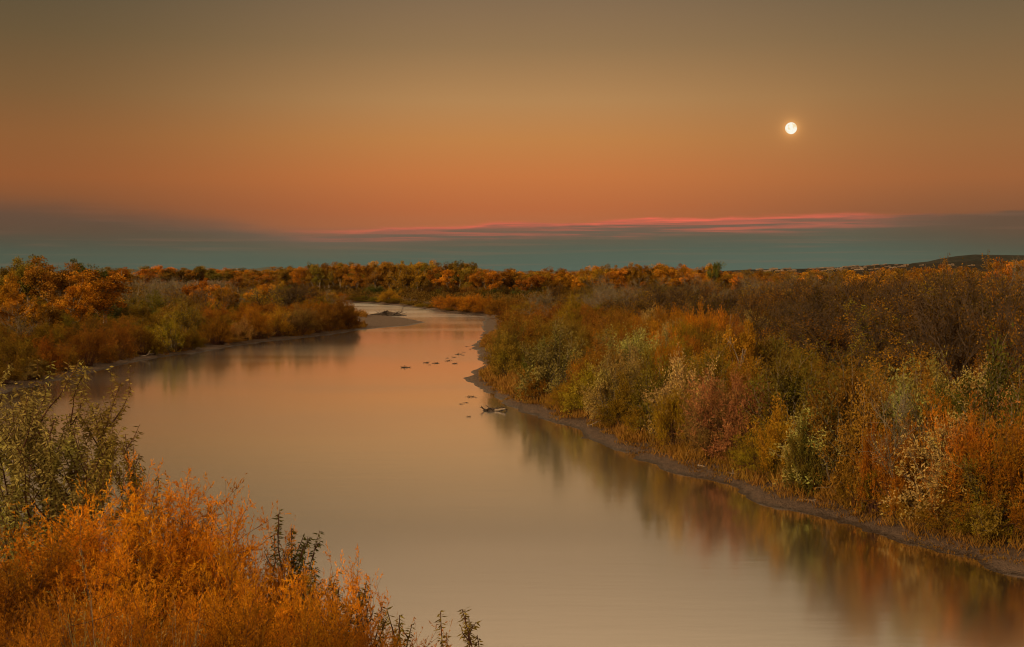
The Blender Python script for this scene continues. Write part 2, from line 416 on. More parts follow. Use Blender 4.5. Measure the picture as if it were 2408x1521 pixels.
def cottonwood(seed, W, Ht, lmat, bmat, clumps=64, per=120, L=.30, w=.22, low=.13, stick=9):
    r = np.random.default_rng(seed); paths = []
    th = r.uniform(0, 6.28); lean = r.uniform(.05, .3)
    tr = limb([0, 0, -.1], [math.cos(th) * lean, math.sin(th) * lean, 1], Ht * .55, 8, r, .10, .03)
    paths.append((tr, np.linspace(.36, .17, 9) * Ht / 12))
    lim = []
    for i in range(r.integers(6, 9)):
        q, d = sample(tr, [r.uniform(.32, 1)]); a = r.uniform(0, 6.28)
        lp = limb(q[0], [math.cos(a), math.sin(a), r.uniform(.4, 1.4)], W * r.uniform(.32, .55), 7, r, .2, .1)
        paths.append((lp, np.linspace(.15, .05, 8) * Ht / 12)); lim.append(lp)
        for k in range(4):
            q2, d2 = sample(lp, [r.uniform(.35, .95)])
            sp = limb(q2[0], d2[0] + r.normal(size=3) * .7 + [0, 0, .3], W * r.uniform(.12, .25), 5, r, .22, .1)
            paths.append((sp, np.linspace(.06, .025, 6) * Ht / 12)); lim.append(sp)
    for k in range(stick):                                  # dead sticks over the crown
        lp = lim[r.integers(len(lim))]
        paths.append((limb(lp[-1], [r.normal() * .5, r.normal() * .5, 1], Ht * r.uniform(.1, .2), 5, r, .3, .1), np.linspace(.05, .02, 6)))
    Ps, Ts, Ds = [], [], []
    for c in range(clumps):
        if c < len(lim): cen = lim[c][-1].copy()
        else:
            q, _ = sample(lim[r.integers(len(lim))], [r.uniform(.4, 1)]); cen = q[0] + r.normal(size=3) * [W * .1, W * .1, Ht * .05]
        if cen[2] < Ht * low: cen[2] = Ht * r.uniform(low, low + .25)
        rr = W * r.uniform(.05, .12)
        n = int(per * r.uniform(.6, 1.4))
        u = unit(r.normal(size=(n, 3))) * (r.uniform(.25, 1.1, n) ** .6)[:, None] * [rr, rr, rr * .72]
        Ps.append(cen + u); Ds.append(u + r.normal(size=(n, 3)) * rr * .8)
        Ts.append(np.clip(r.uniform(0, .75) + .35 * r.uniform(size=n), 0, 1))
    Ps, Ts, Ds = np.concatenate(Ps), np.concatenate(Ts), np.concatenate(Ds)
    # fit to the wanted height
    top = np.percentile(Ps[:, 2], 99.5); s = Ht / top
    Ps[:, 2] *= s
    paths = [(p * [1, 1, s], q) for p, q in paths]
    n = len(Ps)
    V = leaves(Ps, Ds, L * r.uniform(.6, 1.3, n), w * r.uniform(.7, 1.3, n), r)
    return quads_mesh('crown', V, lmat, Ts), quads_mesh('trunk', tubes(paths, 5), bmat)

PROTO = {}
def proto(kind, W, Ht, parts, lst): PROTO[kind] = (W, Ht, parts, lst)
proto('saltcedar_bush', 5, 4, ('foliage', 'branches'), [dome_shrub(100 + i, 5, 4, 95, 10, 6, .13, .026, M_PLUME, M_RED, 0, .10, 1.0, .45, sprig=5, SL=.28, groups=17) for i in range(5)])
proto('silver_shrub', 5, 4.5, ('foliage', 'branches'), [dome_shrub(200 + i, 5, 4.5, 60, 10, 20, .16, .06, M_LEAF, M_GREYT, .15, .13, .55, .35, .03, groups=13) for i in range(5)])
proto('willow_bush', 4, 3.5, ('foliage', 'branches'), [dome_shrub(300 + i, 4, 3.5, 70, 9, 18, .15, .04, M_LEAF, M_BARK, -.1, .12, .7, .5, .02, groups=13) for i in range(5)])
proto('thicket_tree', 6, 8, ('crown', 'trunk'), [bare_tree(400 + i, 6, 8, 9, M_LEAF, M_BARK, 3400, .16, .09, .13, 14) for i in range(5)])
proto('bare_tree', 6, 8, ('crown', 'trunk'), [bare_tree(500 + i, 6, 8, 9, M_LEAF, M_GREYT, 700, .15, .08, .09, 15) for i in range(4)])
proto('cottonwood_tree', 10, 12, ('crown', 'trunk'), [cottonwood(600 + i, 10, 12, M_LEAF, M_PALE) for i in range(8)])
proto('weed_clump', 1.6, 1.2, ('foliage', 'branches'), [dome_shrub(700 + i, 1.6, 1.2, 34, 5, 8, .13, .022, M_PLUME, M_RED, 0, .14, 1.0, .6, .012) for i in range(3)])

PAL = {'fore': ((.78, .295, .018), 'bright orange'), 'fore_shaded': ((.44, .17, .016), 'deep orange'), 'rust': ((.25, .105, .016), 'rust red'), 'orange': ((.52, .20, .016), 'bright orange'), 'paleorange': ((.50, .24, .06), 'pale orange'), 'gold': ((.44, .23, .02), 'golden yellow'),  # second orange has the slope's shade put into the leaf colour
       'goldgreen': ((.30, .18, .016), 'golden green'), 'olive': ((.21, .145, .022), 'olive green'), 'silver': ((.36, .28, .085), 'silvery green'), 'dkgreen': ((.095, .095, .020), 'dark green'),
       'mauve': ((.33, .17, .06), 'pinkish brown'), 'tan': ((.38, .26, .09), 'straw tan'), 'brown': ((.09, .05, .012), 'dark brown'), 'umber': ((.24, .125, .018), 'umber brown'), 'grey': ((.24, .19, .09), 'pale grey'),
       'darkorange': ((.34, .14, .015), 'deep orange')}
PLANTS = []
def plant(kind, x, y, h, w, pal, zone, label=None, group=None, z=None, jit=.12, variant=None):
    W, Ht, parts, lst = PROTO[kind]
    v = int(rng.integers(len(lst))) if variant is None else variant
    root = bpy.data.objects.new(kind, None); COL.objects.link(root)
    root.location = (x, y, gz(x, y) - .03 if z is None else z); root.empty_display_size = .3
    root.rotation_euler = (0, 0, rng.uniform(0, 6.283))
    k = rng.uniform(.92, 1.08)
    root.scale = (w / W * k, w / W / k, h / Ht)
    c = np.array(PAL[pal][0]) * rng.uniform(1 - jit, 1 + jit, 3) * rng.uniform(.68, 1.28)
    for nm, me in zip(parts, lst[v]):
        o = link(nm, me, root); o.color = (*c, 1)
    PLANTS.append(dict(o=root, kind=kind, x=x, y=y, h=h, w=w, pal=pal, zone=zone, label=label, group=group))
    return root

# ------------------------------------------------------------------ chosen plants. (kind, top px, top py or None, depth or None, h, w, colour)
S, V_, W_, T_, B_, C_ = 'saltcedar_bush', 'silver_shrub', 'willow_bush', 'thicket_tree', 'bare_tree', 'cottonwood_tree'
RIGHT = [(S, 1172, 726, None, 5.2, 6, 'darkorange'), (S, 1155, 765, None, 4.4, 4.5, 'darkorange'), (W_, 1192, 795, None, 4, 4.5, 'olive'), (S, 1215, 745, None, 5, 6, 'umber'),
 (V_, 1305, 775, None, 5.2, 5.6, 'silver'), (W_, 1252, 830, None, 3, 3, 'dkgreen'), (S, 1405, 812, None, 4.2, 4.6, 'rust'), (S, 1366, 838, None, 3.2, 1.9, 'orange'),
 (V_, 1480, 783, None, 5, 5, 'silver'), (V_, 1445, 838, None, 4.4, 4, 'tan'), (S, 1262, 868, None, 3.4, 2.6, 'gold'), (W_, 1385, 868, None, 4, 4.4, 'goldgreen'), (S, 1330, 905, None, 3.2, 3, 'goldgreen'),
 (W_, 1476, 888, None, 4, 3.6, 'goldgreen'), (S, 1588, 925, None, 3.8, 3, 'gold'), (S, 1520, 955, None, 3.2, 3, 'goldgreen'), (V_, 1605, 850, None, 4.4, 4.4, 'tan'), (S, 1738, 893, None, 4.6, 5.6, 'mauve'), (S, 1690, 915, None, 4.2, 4.4, 'mauve'),
 (S, 1575, 787, None, 5.4, 2.6, 'orange'), (C_, 1733, 768, None, 6.0, 2.6, 'darkorange'), (W_, 1835, 962, None, 3.8, 3, 'gold'), (V_, 1965, 958, None, 4.2, 4.8, 'silver'), (W_, 1892, 998, None, 3, 2, 'dkgreen'),
 (B_, 2140, 928, None, 5.6, 3.6, 'tan'), (S, 2215, 950, None, 4.2, 4, 'orange'), (S, 2352, 960, None, 4.2, 6, 'paleorange'), (S, 2285, 990, None, 4, 3.6, 'orange'), (S, 2390, 1010, None, 4, 4, 'orange'), (S, 2062, 1008, None, 3.6, 1.8, 'orange'), (S, 2120, 1020, None, 3.4, 2.2, 'orange'),
 (V_, 2235, 1002, None, 4.4, 4.6, 'silver'), (V_, 2335, 1020, None, 4.2, 4, 'olive'), (S, 2145, 1150, None, 2.6, 2.6, 'goldgreen'), (S, 2245, 1150, None, 2.8, 3, 'goldgreen'), (S, 2335, 1165, None, 3, 3, 'goldgreen'),
 (S, 1832, 1070, None, 2.2, 2.4, 'goldgreen'), (S, 2020, 1080, None, 2.4, 2.2, 'goldgreen'), (S, 1910, 1075, None, 2.0, 2.2, 'olive'), (V_, 2155, 882, None, 5.2, 4.6, 'silver'), (S, 1660, 728, None, 5.6, 3.0, 'orange'), (S, 1634, 730, None, 5.4, 3.2, 'orange'),
 (S, 1790, 1010, None, 3.2, 3, 'goldgreen'), (W_, 2080, 1085, None, 2.8, 2.4, 'goldgreen'), (S, 1455, 955, None, 3, 2.8, 'olive'),
 (B_, 1420, None, 300, 8.4, 8, 'grey'), (B_, 1490, None, 270, 8, 8, 'grey'), (B_, 1640, None, 260, 8.6, 9, 'grey'), (B_, 1740, None, 250, 8.8, 9, 'grey'), (B_, 1560, None, 290, 8, 8, 'grey'), (B_, 1850, None, 230, 8.9, 9, 'grey'), (B_, 1950, None, 205, 9.0, 9, 'grey'), (B_, 2385, None, 130, 10.2, 8, 'grey'),
 (W_, 1300, 722, None, 4.5, 6, 'rust'), (S, 1200, 765, None, 4.5, 5, 'olive'), (V_, 1550, 855, None, 4.4, 4, 'olive'), (V_, 1680, 832, None, 4.5, 4, 'olive'), (V_, 1790, 800, None, 5, 5, 'olive'), (V_, 1870, 850, None, 5, 5, 'olive'),
 (V_, 2065, 915, None, 4.6, 4, 'umber'), (V_, 2330, 850, None, 6, 5, 'dkgreen'), (V_, 2000, 870, None, 5.5, 5, 'umber')]
THICK = [(T_, 1805, None, 178, 8.2, 8, 'umber'), (T_, 1880, None, 150, 8.4, 7, 'umber'), (T_, 1960, None, 130, 8.0, 7, 'brown'), (T_, 2030, None, 118, 8.3, 7, 'brown'), (T_, 2110, None, 108, 8.6, 7, 'brown'),
 (T_, 2190, None, 100, 8.6, 7, 'brown'), (T_, 2270, None, 98, 8.8, 7, 'brown'), (T_, 2360, None, 92, 9, 7, 'brown'), (T_, 2400, None, 118, 10, 7, 'umber'), (T_, 2300, None, 128, 9.8, 8, 'umber'), (T_, 2220, None, 140, 9.1, 8, 'umber'),
 (T_, 2130, None, 150, 8.9, 8, 'umber'), (T_, 2050, None, 160, 8.8, 8, 'umber'), (T_, 1980, None, 175, 8.6, 8, 'umber'), (T_, 1900, None, 190, 8.6, 8, 'umber')]
LEFT = [(C_, 25, None, 205, 11.4, 11, 'olive'), (C_, 122, None, 195, 11.0, 11, 'rust'), (C_, 8, None, 170, 8.8, 5, 'orange'), (C_, 243, None, 172, 8.9, 11, 'orange'), (C_, 172, None, 165, 7.4, 6, 'orange'),
 (C_, 200, None, 250, 11.3, 10, 'dkgreen'), (C_, 70, None, 230, 11.4, 10, 'olive'), (V_, 262, 702, None, 5.4, 8, 'dkgreen'), (V_, 365, 690, None, 5.8, 8, 'olive'), (V_, 430, 712, None, 5.2, 7, 'olive'), (V_, 330, 715, None, 4.6, 5, 'goldgreen'), (V_, 400, 745, None, 4.4, 4, 'goldgreen'),
 (C_, 466, None, 230, 7.6, 7, 'orange'), (B_, 330, None, 235, 8, 9, 'grey'), (B_, 370, None, 245, 8, 9, 'grey'), (B_, 410, None, 250, 8, 9, 'grey'), (B_, 445, None, 240, 7.8, 8, 'grey'), (B_, 300, None, 215, 7.6, 8, 'grey'), (B_, 505, None, 260, 7.6, 9, 'umber'), (B_, 560, None, 280, 7, 9, 'umber'),
 (B_, 45, None, 135, 5.6, 6, 'umber'), (C_, 88, None, 150, 5.4, 4, 'orange'), (C_, 128, None, 150, 4.8, 3, 'gold'),
 (S, 520, 764, None, 3.9, 2.8, 'orange'), (W_, 448, 780, None, 3.6, 3.4, 'goldgreen'), (W_, 360, 795, None, 3.2, 2.8, 'goldgreen'), (S, 420, 775, None, 4, 4, 'rust'), (S, 110, 795, None, 3, 3.6, 'darkorange'), (S, 35, 790, None, 3.6, 4.4, 'umber'),
 (S, 200, 772, None, 4, 5, 'rust'), (S, 270, 770, None, 4.2, 5, 'rust'), (S, 330, 768, None, 4.2, 5, 'rust'), (S, 505, 740, None, 4.4, 5, 'darkorange'), (S, 600, 730, None, 4.4, 6, 'darkorange'), (S, 650, 727, None, 4.3, 5, 'gold'),
 (S, 700, 722, None, 4.6, 7, 'mauve'), (S, 735, 705, None, 4.8, 9, 'darkorange'), (S, 790, 707, None, 4.6, 8, 'rust'), (S, 815, 713, None, 4, 5, 'darkorange'), (S, 745, 735, None, 3.6, 5, 'rust'), (S, 675, 745, None, 3.8, 5, 'mauve'), (S, 570, 750, None, 3.6, 4, 'mauve'),
 (S, 770, 722, None, 3.6, 6, 'rust'), (S, 820, 728, None, 2.6, 4, 'umber'), (S, 85, 840, None, 3, 3, 'umber'), (S, 60, 845, None, 3.2, 3.4, 'tan'), (C_, 658, None, 430, 8, 8, 'goldgreen'),
 (S, 150, 820, None, 3.4, 3.4, 'umber'), (S, 250, 812, None, 2.6, 3, 'umber'), (S, 620, 765, None, 2.6, 3, 'tan'), (S, 575, 775, None, 2.2, 2.5, 'umber')]
def settle(px, py, h, w, m0, dmin=0):
    """walk back along the bearing until the plant stands on land clear of the mud, keep its top where it shows"""
    D = max(dmin, (H - h * .93 - .9) / ((py - 639.6) * K)); kw = .42 if m0 > 1 else .3
    while True:
        x, y = at_depth(px, D)
        if signed([x], [y])[0] > w * kw + m0 and -signed([x], [y], NEARLAND)[0] < 0: break
        D *= 1.01
    return x, y, max(.8, (H - (py - 639.6) * K * D - gz(x, y)) / .95)
def place(lst, zone, m0=1.1):
    out = []
    for kind, px, py, D, h, w, pal in lst:
        if D is None: x, y, h = settle(px, py, h, w, m0)
        else: x, y = at_depth(px, D)
        out.append((kind, x, y, h, w, pal))
        plant(kind, x, y, h, w, pal, zone)
    return out
anc_r = place(RIGHT, 'right'); anc_t = place(THICK, 'thicket'); anc_l = place(LEFT, 'left', .4)
taken = [(p['x'], p['y'], p['w'] * (.16 if p['kind'] in (T_, B_, C_) else .34)) for p in PLANTS]

# fillers: dart throwing, spacing grows with distance, colour and size follow the nearest chosen plants
def fill(anchors, zone, n_try, box, edge, hmul, seed, test=None, maxd=330, kindmap=None, spacing=2.05):
    r = np.random.default_rng(seed)
    az = r.uniform(box[0], box[1], n_try); D = np.sqrt(r.uniform(box[2] ** 2, box[3] ** 2, n_try))
    X = (az - 1203.5) * K * D; Y = D
    sd = signed(X, Y); nl = signed(X, Y, NEARLAND)
    ok = (sd > edge) & (nl > 0)
    AX = np.array([a[1] for a in anchors]); AY = np.array([a[2] for a in anchors])
    tx = np.array([t[0] for t in taken]); ty = np.array([t[1] for t in taken]); tr_ = np.array([t[2] for t in taken])
    res = []
    for x, y, s in zip(X[ok], Y[ok], sd[ok]):
        if test and not test(x, y, s): continue
        sp = spacing * (1 + y / 150)
        if len(tx) and np.any((tx - x) ** 2 + (ty - y) ** 2 < (sp * .55 + tr_ * .8) ** 2): continue
        # nearest anchors in bearing and log distance
        d = ((AX / AY - x / y) * 14) ** 2 + ((np.log(AY) - math.log(y)) * 5) ** 2
        j = np.argsort(d)[:3]; wgt = 1 / (d[j] + .05); a = anchors[int(r.choice(j, p=wgt / wgt.sum()))]
        kind, _, _, h, w, pal = a
        if kind == 'cottonwood_tree' and y < 140 and r.uniform() < .7: kind, h, w, pal = 'saltcedar_bush', 3.6, 4, 'umber'
        if kind == B_ and r.uniform() < .8: kind, pal = (T_ if r.uniform() < .5 else V_), str(r.choice(['umber', 'olive', 'goldgreen']))
        if kind == C_ and r.uniform() < .85: kind, h, w, pal = S, 3.8, 5, str(r.choice(['umber', 'rust', 'olive', 'brown']))
        if pal in ('orange', 'mauve', 'grey') and r.uniform() < .75: pal = str(r.choice(['umber', 'goldgreen', 'rust', 'gold', 'tan', 'darkorange'], p=[.25, .2, .2, .12, .08, .15]))
        if kind == T_ and r.uniform() < .5: pal = str(r.choice(['umber', 'olive', 'darkorange', 'brown', 'brown', 'brown']))
        if kind == V_: h = min(h, 5.2)
        if pal in ('olive', 'silver', 'dkgreen') and r.uniform() < .35: pal = str(r.choice(['gold', 'umber', 'rust', 'goldgreen']))
        if s < 5: kind, h = ('saltcedar_bush' if kind in (T_, B_, C_) else kind), min(h, 2.4)
        hh = h * r.uniform(.5, .95) * hmul * (min(1, .55 + s / 16) if kind not in (T_, B_, C_) else 1)
        ww = max(w * r.uniform(.75, 1.05), sp * 1.25)
        tx = np.append(tx, x); ty = np.append(ty, y); tr_ = np.append(tr_, sp * .4)
        taken.append((x, y, sp * .4))
        res.append((kind, x, y, hh, ww, pal))
        plant(kind, x, y, hh, ww, pal, zone)
    return len(res)
BAR = lambda x, y: math.hypot(x - TIP[0], (y - TIP[1]) * .55) < 24
n1 = fill(anc_r + anc_t, 'right', 9000, (1130, 2470, 42, 300), 3.9, .95, 21)
n2 = fill(anc_l, 'left', 9000, (-60, 850, 95, 330), 1.8, .95, 22, test=lambda x, y, s: not BAR(x, y) and x < 0)
print('fill', n1, n2)

# far bank: low shrubs in front, then the cottonwood gallery
r = np.random.default_rng(55)
for px, py, pal, h, w in [(1152, 700, 'orange', 4.6, 9), (1122, 695, 'orange', 5, 10), (1088, 694, 'orange', 5, 10), (1056, 698, 'orange', 4.4, 9), (1182, 703, 'darkorange', 4.4, 9), (1036, 704, 'darkorange', 3.6, 7), (1010, 713, 'olive', 2.8, 7),
                          (970, 708, 'olive', 3, 8), (930, 702, 'goldgreen', 3.2, 9), (890, 699, 'olive', 3.2, 9), (860, 697, 'olive', 3.2, 9), (835, 693, 'umber', 3.4, 9), (800, 690, 'darkorange', 3.4, 9), (770, 688, 'darkorange', 3.4, 10), (735, 687, 'darkorange', 3.2, 9), (700, 688, 'rust', 3.2, 10), (660, 690, 'umber', 3, 9), (620, 688, 'rust', 2.8, 10),
                          (1060, 722, 'umber', 2.2, 5), (1100, 725, 'umber', 2.6, 6), (1140, 727, 'rust', 2.8, 6), (985, 719, 'goldgreen', 2, 4), (1200, 720, 'rust', 3.6, 8), (1230, 715, 'umber', 3.6, 8), (915, 680, 'gold', 6, 9)]:
    x, y, h = settle(px, py, h, w * .5, .8, float(np.interp(px, [600, 840, 1130, 1240], [420, 330, 262, 250])))
    plant(S if pal != 'olive' else W_, x, y, h, w, pal, 'far_bank'); taken.append((x, y, 4))
gal = []
for row, (d0, hh) in enumerate([(0, 1.0), (28, 1.03), (60, 1.06)]):
    px = 640 + row * 9
    while px < 1990:
        base = float(np.interp(px, [640, 700, 800, 1000, 1150, 1300, 1500, 1700, 1990], [560, 500, 470, 430, 405, 400, 385, 365, 330]))
        h = float(np.interp(px, [640, 690, 760, 960, 1080, 1150, 1190, 1240, 1400, 1550, 1620, 1700, 1990], [8.6, 10.6, 11.8, 12.0, 11.8, 10.4, 9.4, 9.6, 10.0, 10.9, 10.3, 8.9, 8.5])) * r.uniform(.84, 1.05) * (1 if row == 0 else hh)
        if 1200 < px < 1990 and row == 0: h *= .93
        D = base + d0 + r.uniform(-9, 9)
        pal = r.choice(['orange', 'darkorange', 'gold', 'umber', 'goldgreen', 'olive', 'rust'], p=[.14, .28, .08, .2, .07, .11, .12] if px < 1200 else [.26, .38, .03, .13, .04, .06, .10])
        x, y = at_depth(px, D)
        plant(C_, x, y, h, r.uniform(8.5, 12), str(pal), 'gallery')
        px += r.uniform(15, 26) * 430 / D * (1.0 if row < 2 else 1.2)
for px in np.arange(655, 1990, 27):       # dark understory shrubs in front of the trunks
    base = float(np.interp(px, [640, 700, 800, 1000, 1150, 1300, 1500, 1700, 1990], [560, 500, 470, 430, 405, 400, 385, 365, 330])) - r.uniform(8, 16)
    x, y = at_depth(px + r.uniform(-9, 9), base)
    if signed([x], [y])[0] > 2: plant(str(r.choice([S, W_])), x, y, r.uniform(2.6, 4.6), r.uniform(7, 11), str(r.choice(['dkgreen', 'brown', 'brown', 'umber'])), 'gallery')
# taller single trees poking over the gallery
for px, D, h, pal in [(1682, 372, 11.8, 'dkgreen'), (1663, 380, 11.3, 'orange'), (960, 450, 12.8, 'gold'), (1060, 440, 12.7, 'olive'), (730, 500, 12.6, 'olive'), (1415, 395, 11.2, 'olive'), (1490, 385, 11.6, 'darkorange')]:
    x, y = at_depth(px, D); plant(C_, x, y, h, 6.5, pal, 'gallery')
for px in np.arange(255, 700, 15):       # distant gallery on the left
    D = 640 + r.uniform(-40, 60); x, y = at_depth(px + r.uniform(-5, 5), D)
    plant(C_, x, y, r.uniform(9.6, 12.2), r.uniform(14, 18), str(r.choice(['orange', 'darkorange', 'umber', 'olive'], p=[.3, .35, .2, .15])), 'distant')
for px in np.arange(560, 690, 16):
    D = 520 + r.uniform(-20, 20); x, y = at_depth(px + r.uniform(-5, 5), D)
    plant(C_, x, y, r.uniform(6, 8.6), r.uniform(9, 13), str(r.choice(['darkorange', 'umber', 'rust'])), 'distant')
for px in np.arange(1890, 2440, 17):      # orange tops behind the thicket on the right
    D = 270 + r.uniform(-30, 40); x, y = at_depth(px + r.uniform(-6, 6), D)
    h = float(np.interp(px, [1890, 2100, 2300, 2420], [8.6, 9.4, 10.5, 11.4])) * r.uniform(.92, 1.05)
    plant(C_, x, y, h, r.uniform(8, 11), str(r.choice(['orange', 'darkorange', 'umber'], p=[.3, .35, .35])), 'behind_thicket')

# the same cover goes on a little beyond the picture's edges
fill([a for a in anc_r if a[2] < 90 and a[0] != S], 'right', 1000, (2440, 3100, 26, 110), 3.6, .95, 31, spacing=3.0)
# one mass of far undergrowth between the counted plants and the gallery
def undergrowth():
    r = np.random.default_rng(9); n = 4200
    az = r.uniform(-60, 2470, n); D = np.sqrt(r.uniform(290 ** 2, 640 ** 2, n)); X = (az - 1203.5) * K * D
    sd = signed(X, D); m = sd > 2.5; X, Y = X[m], D[m]; sd = sd[m]
    Z = ground_z(X, Y); Vs, Ts, Cs = [], [], []
    for x, y, z, s in zip(X, Y, Z, sd):
        h = r.uniform(1.5, 3.1) * min(1, .5 + s / 25); w = r.uniform(3, 5.5); k = 110
        u = unit(r.normal(size=(k, 3))); u[:, 2] = abs(u[:, 2])
        p = u * [w / 2, w / 2, h] * r.uniform(.6, 1, (k, 1)) + [x, y, z]
        Vs.append(leaves(p, u + [0, 0, .8] + r.normal(size=(k, 3)) * .4, .5, .26, r)); Ts.append(np.clip(r.uniform(0, .8) + .2 * r.uniform(size=k), 0, 1))
    me = quads_mesh('undergrowth', np.concatenate(Vs), M_LEAF, np.concatenate(Ts))
    o = link('undergrowth', me); o.color = (.13, .075, .02, 1); tag(o, 'rust and olive scrub covering the flats towards the cottonwoods', 'undergrowth', kind='stuff')
undergrowth()

# grass and dry weeds along the mud of both banks
def bank_grass():
    r = np.random.default_rng(10); n2 = 45000
    Vs, Ts = [], []
    n = 110000
    az = np.concatenate([r.uniform(1130, 2480, n), r.uniform(-40, 860, n // 2), r.uniform(2480, 3200, n2)]); D = np.concatenate([np.sqrt(r.uniform(38 ** 2, 190 ** 2, n)), np.sqrt(r.uniform(90 ** 2, 280 ** 2, n // 2)), np.sqrt(r.uniform(24 ** 2, 100 ** 2, n2))])
    X = (az - 1203.5) * K * D; sd = signed(X, D); c = vnoise(X * .55, D * .55) ; c2 = vnoise(X * .15 + 5, D * .15)
    nl = signed(X, D, NEARLAND)
    m = (sd > (.15 + 4.5 * np.maximum(0, c2 - .42) + 1.5 * c ** 2 + .5 * r.random(len(sd))) * np.where(X > 0, ss(D, 40, 85) * .65 + .35, 1)) & (sd < 8) & (nl > 0); X, Y = X[m], D[m]; Z = ground_z(X, Y); c = c[m]; sd = sd[m]
    for x, y, z, q, s in zip(X, Y, Z, c, sd):
        k = 9; h = r.uniform(.25, 1.0) * (.25 + 1.3 * q) * min(1.5, .25 + s / 3)
        p = np.column_stack([x + r.normal(size=k) * .14, y + r.normal(size=k) * .14, np.full(k, z)])
        d = np.column_stack([r.normal(size=k) * .45, r.normal(size=k) * .45, np.ones(k)])
        Vs.append(leaves(p, d, h * r.uniform(.6, 1.2, k), .022 + .00028 * y, r)); Ts.append(np.clip(.75 * q + .3 * r.uniform(size=k), 0, 1))
    o = link('grass', quads_mesh('grass', np.concatenate(Vs), M_PLUME, np.concatenate(Ts))); o.color = (.31, .15, .035, 1)
    tag(o, 'dry rust and olive grass growing above the muddy river edge', 'grass', kind='stuff')
bank_grass()

# ------------------------------------------------------------------ foreground, on the near slope
FORE = [dome_shrub(900 + i, 4.4, 3.2, 240, 17, 14, .034, .0072, M_FORE, M_RED, 0, .085, 1.0, .12, .012, .4, sprig=14, SL=.13, every=1, fit=99.7, kmin=.84, groups=30) for i in range(3)]
FORE_THIN = [dome_shrub(940, 3.0, 3.2, 90, 9, 5, .05, .007, M_FORE, M_GREYT, 0, .085, 1.1, .55, .012, .3, sprig=5, SL=.15, every=1)]
def saltcedar_fore(px, py, D, v, w, seed, pal, thin=False):
    """fine feathery bush whose top stands at the given bearing"""
    x = (px - 1203.5) * K * D; ztop = H - (py - 639.6) * K * D
    z0 = gz(x, D) - .05; h = ztop - z0 - .18
    f, b_ = (FORE_THIN if thin else FORE)[v]
    root = bpy.data.objects.new('saltcedar_bush', None); COL.objects.link(root); root.location = (x, D, z0)
    root.rotation_euler = (0, 0, seed * 1.7); root.scale = (w / 3.7, w / 3.7, h / 3.25)
    for nm, me in (('foliage', f), ('branches', b_)):
        o = link(nm, me, root); o.color = (*PAL[pal][0], 1)
    return root
def olive_shoots(px, D, tips, seed, base_px=None, pal='olive', leafn=26, twig=.34, cat='silver_shrub', dens=1.0, w=.014, L=.072, sub=0, t0=.4):
    """upright shoots with hanging lance leaves; tips given by bearing"""
    r = np.random.default_rng(seed)
    x0 = (px - 1203.5) * K * D; z0 = gz(x0, D) - .05
    paths, Ps, Ds, Ts = [], [], [], []
    for (tx, ty, dd) in tips:
        tip = np.array([(tx - 1203.5) * K * (D + dd) - x0, dd, H - (ty - 639.6) * K * (D + dd) - z0])
        b0 = np.append(r.normal(size=2) * .12, 0)
        t = np.linspace(0, 1, 12)[:, None]; mid = b0 * .45 + tip * .5 + [0, 0, tip[2] * .12] + r.normal(size=3) * [.22, .12, 0]
        p = (1 - t) ** 2 * b0 + 2 * t * (1 - t) * mid + t * t * tip + r.normal(size=(12, 3)) * .015 + np.sin(t * 7 + seed) * np.array([.03, .02, 0]) * t
        paths.append((p, np.linspace(.028, .004, 12)))
        runs = [(p, .42)]
        for j in range(int(16 * dens)):
            tt = r.uniform(t0, .97); q, d = sample(p, [tt])
            a = r.uniform(0, 6.28); Lt = twig * r.uniform(.5, 1.5) * (1.35 - tt) * 1.6
            tp = limb(q[0], unit(d[0] * .9 + np.array([math.cos(a), math.sin(a), .1]) * .8), Lt, 6, r, .1, .12)
            paths.append((tp, np.linspace(.008, .0025, 7) * (1.6 if sub else 1))); runs.append((tp, .05 if not sub else .35))
            for k in range(sub):
                q3, d3 = sample(tp, [r.uniform(.2, .9)]); a3 = r.uniform(0, 6.28)
                sp = limb(q3[0], unit(d3[0] + np.array([math.cos(a3), math.sin(a3), .25]) * .8), Lt * r.uniform(.25, .5), 5, r, .12, .1)
                paths.append((sp, np.linspace(.004, .002, 6))); runs.append((sp, .05))
        for tp, s0 in runs:
            Lr = np.linalg.norm(np.diff(tp, axis=0), axis=1).sum()
            n = int(Lr * (1 - s0) * leafn * 3.2 * (1 if s0 < .2 else 1.3))
            s = np.linspace(s0, 1, n) if n > 1 else np.array([.9])
            pos, td = sample(tp, s)
            side = unit(np.cross(td, r.normal(size=(len(s), 3))))
            Ps.append(pos); Ds.append(unit(td * .35 + side * .75 + np.array([0, 0, -.55]) + r.normal(size=(len(s), 3)) * .2))
            Ts.append(np.clip(r.uniform(0, .4) + r.uniform(size=len(s)) * .6, 0, 1))
    Ps, Ds, Ts = map(np.concatenate, (Ps, Ds, Ts)); n = len(Ps)
    V = leaves(Ps, Ds, L * r.uniform(.6, 1.25, n), w * r.uniform(.7, 1.3, n), r)
    root = bpy.data.objects.new(cat, None); COL.objects.link(root); root.location = (x0, D, z0)
    o = link('foliage', quads_mesh('foliage', V, M_LEAF, Ts), root); o.color = (*PAL[pal][0], 1)
    link('branches', quads_mesh('branches', tubes(paths, 4), M_RED), root)
    return root
FG = 'bushes on the near slope'
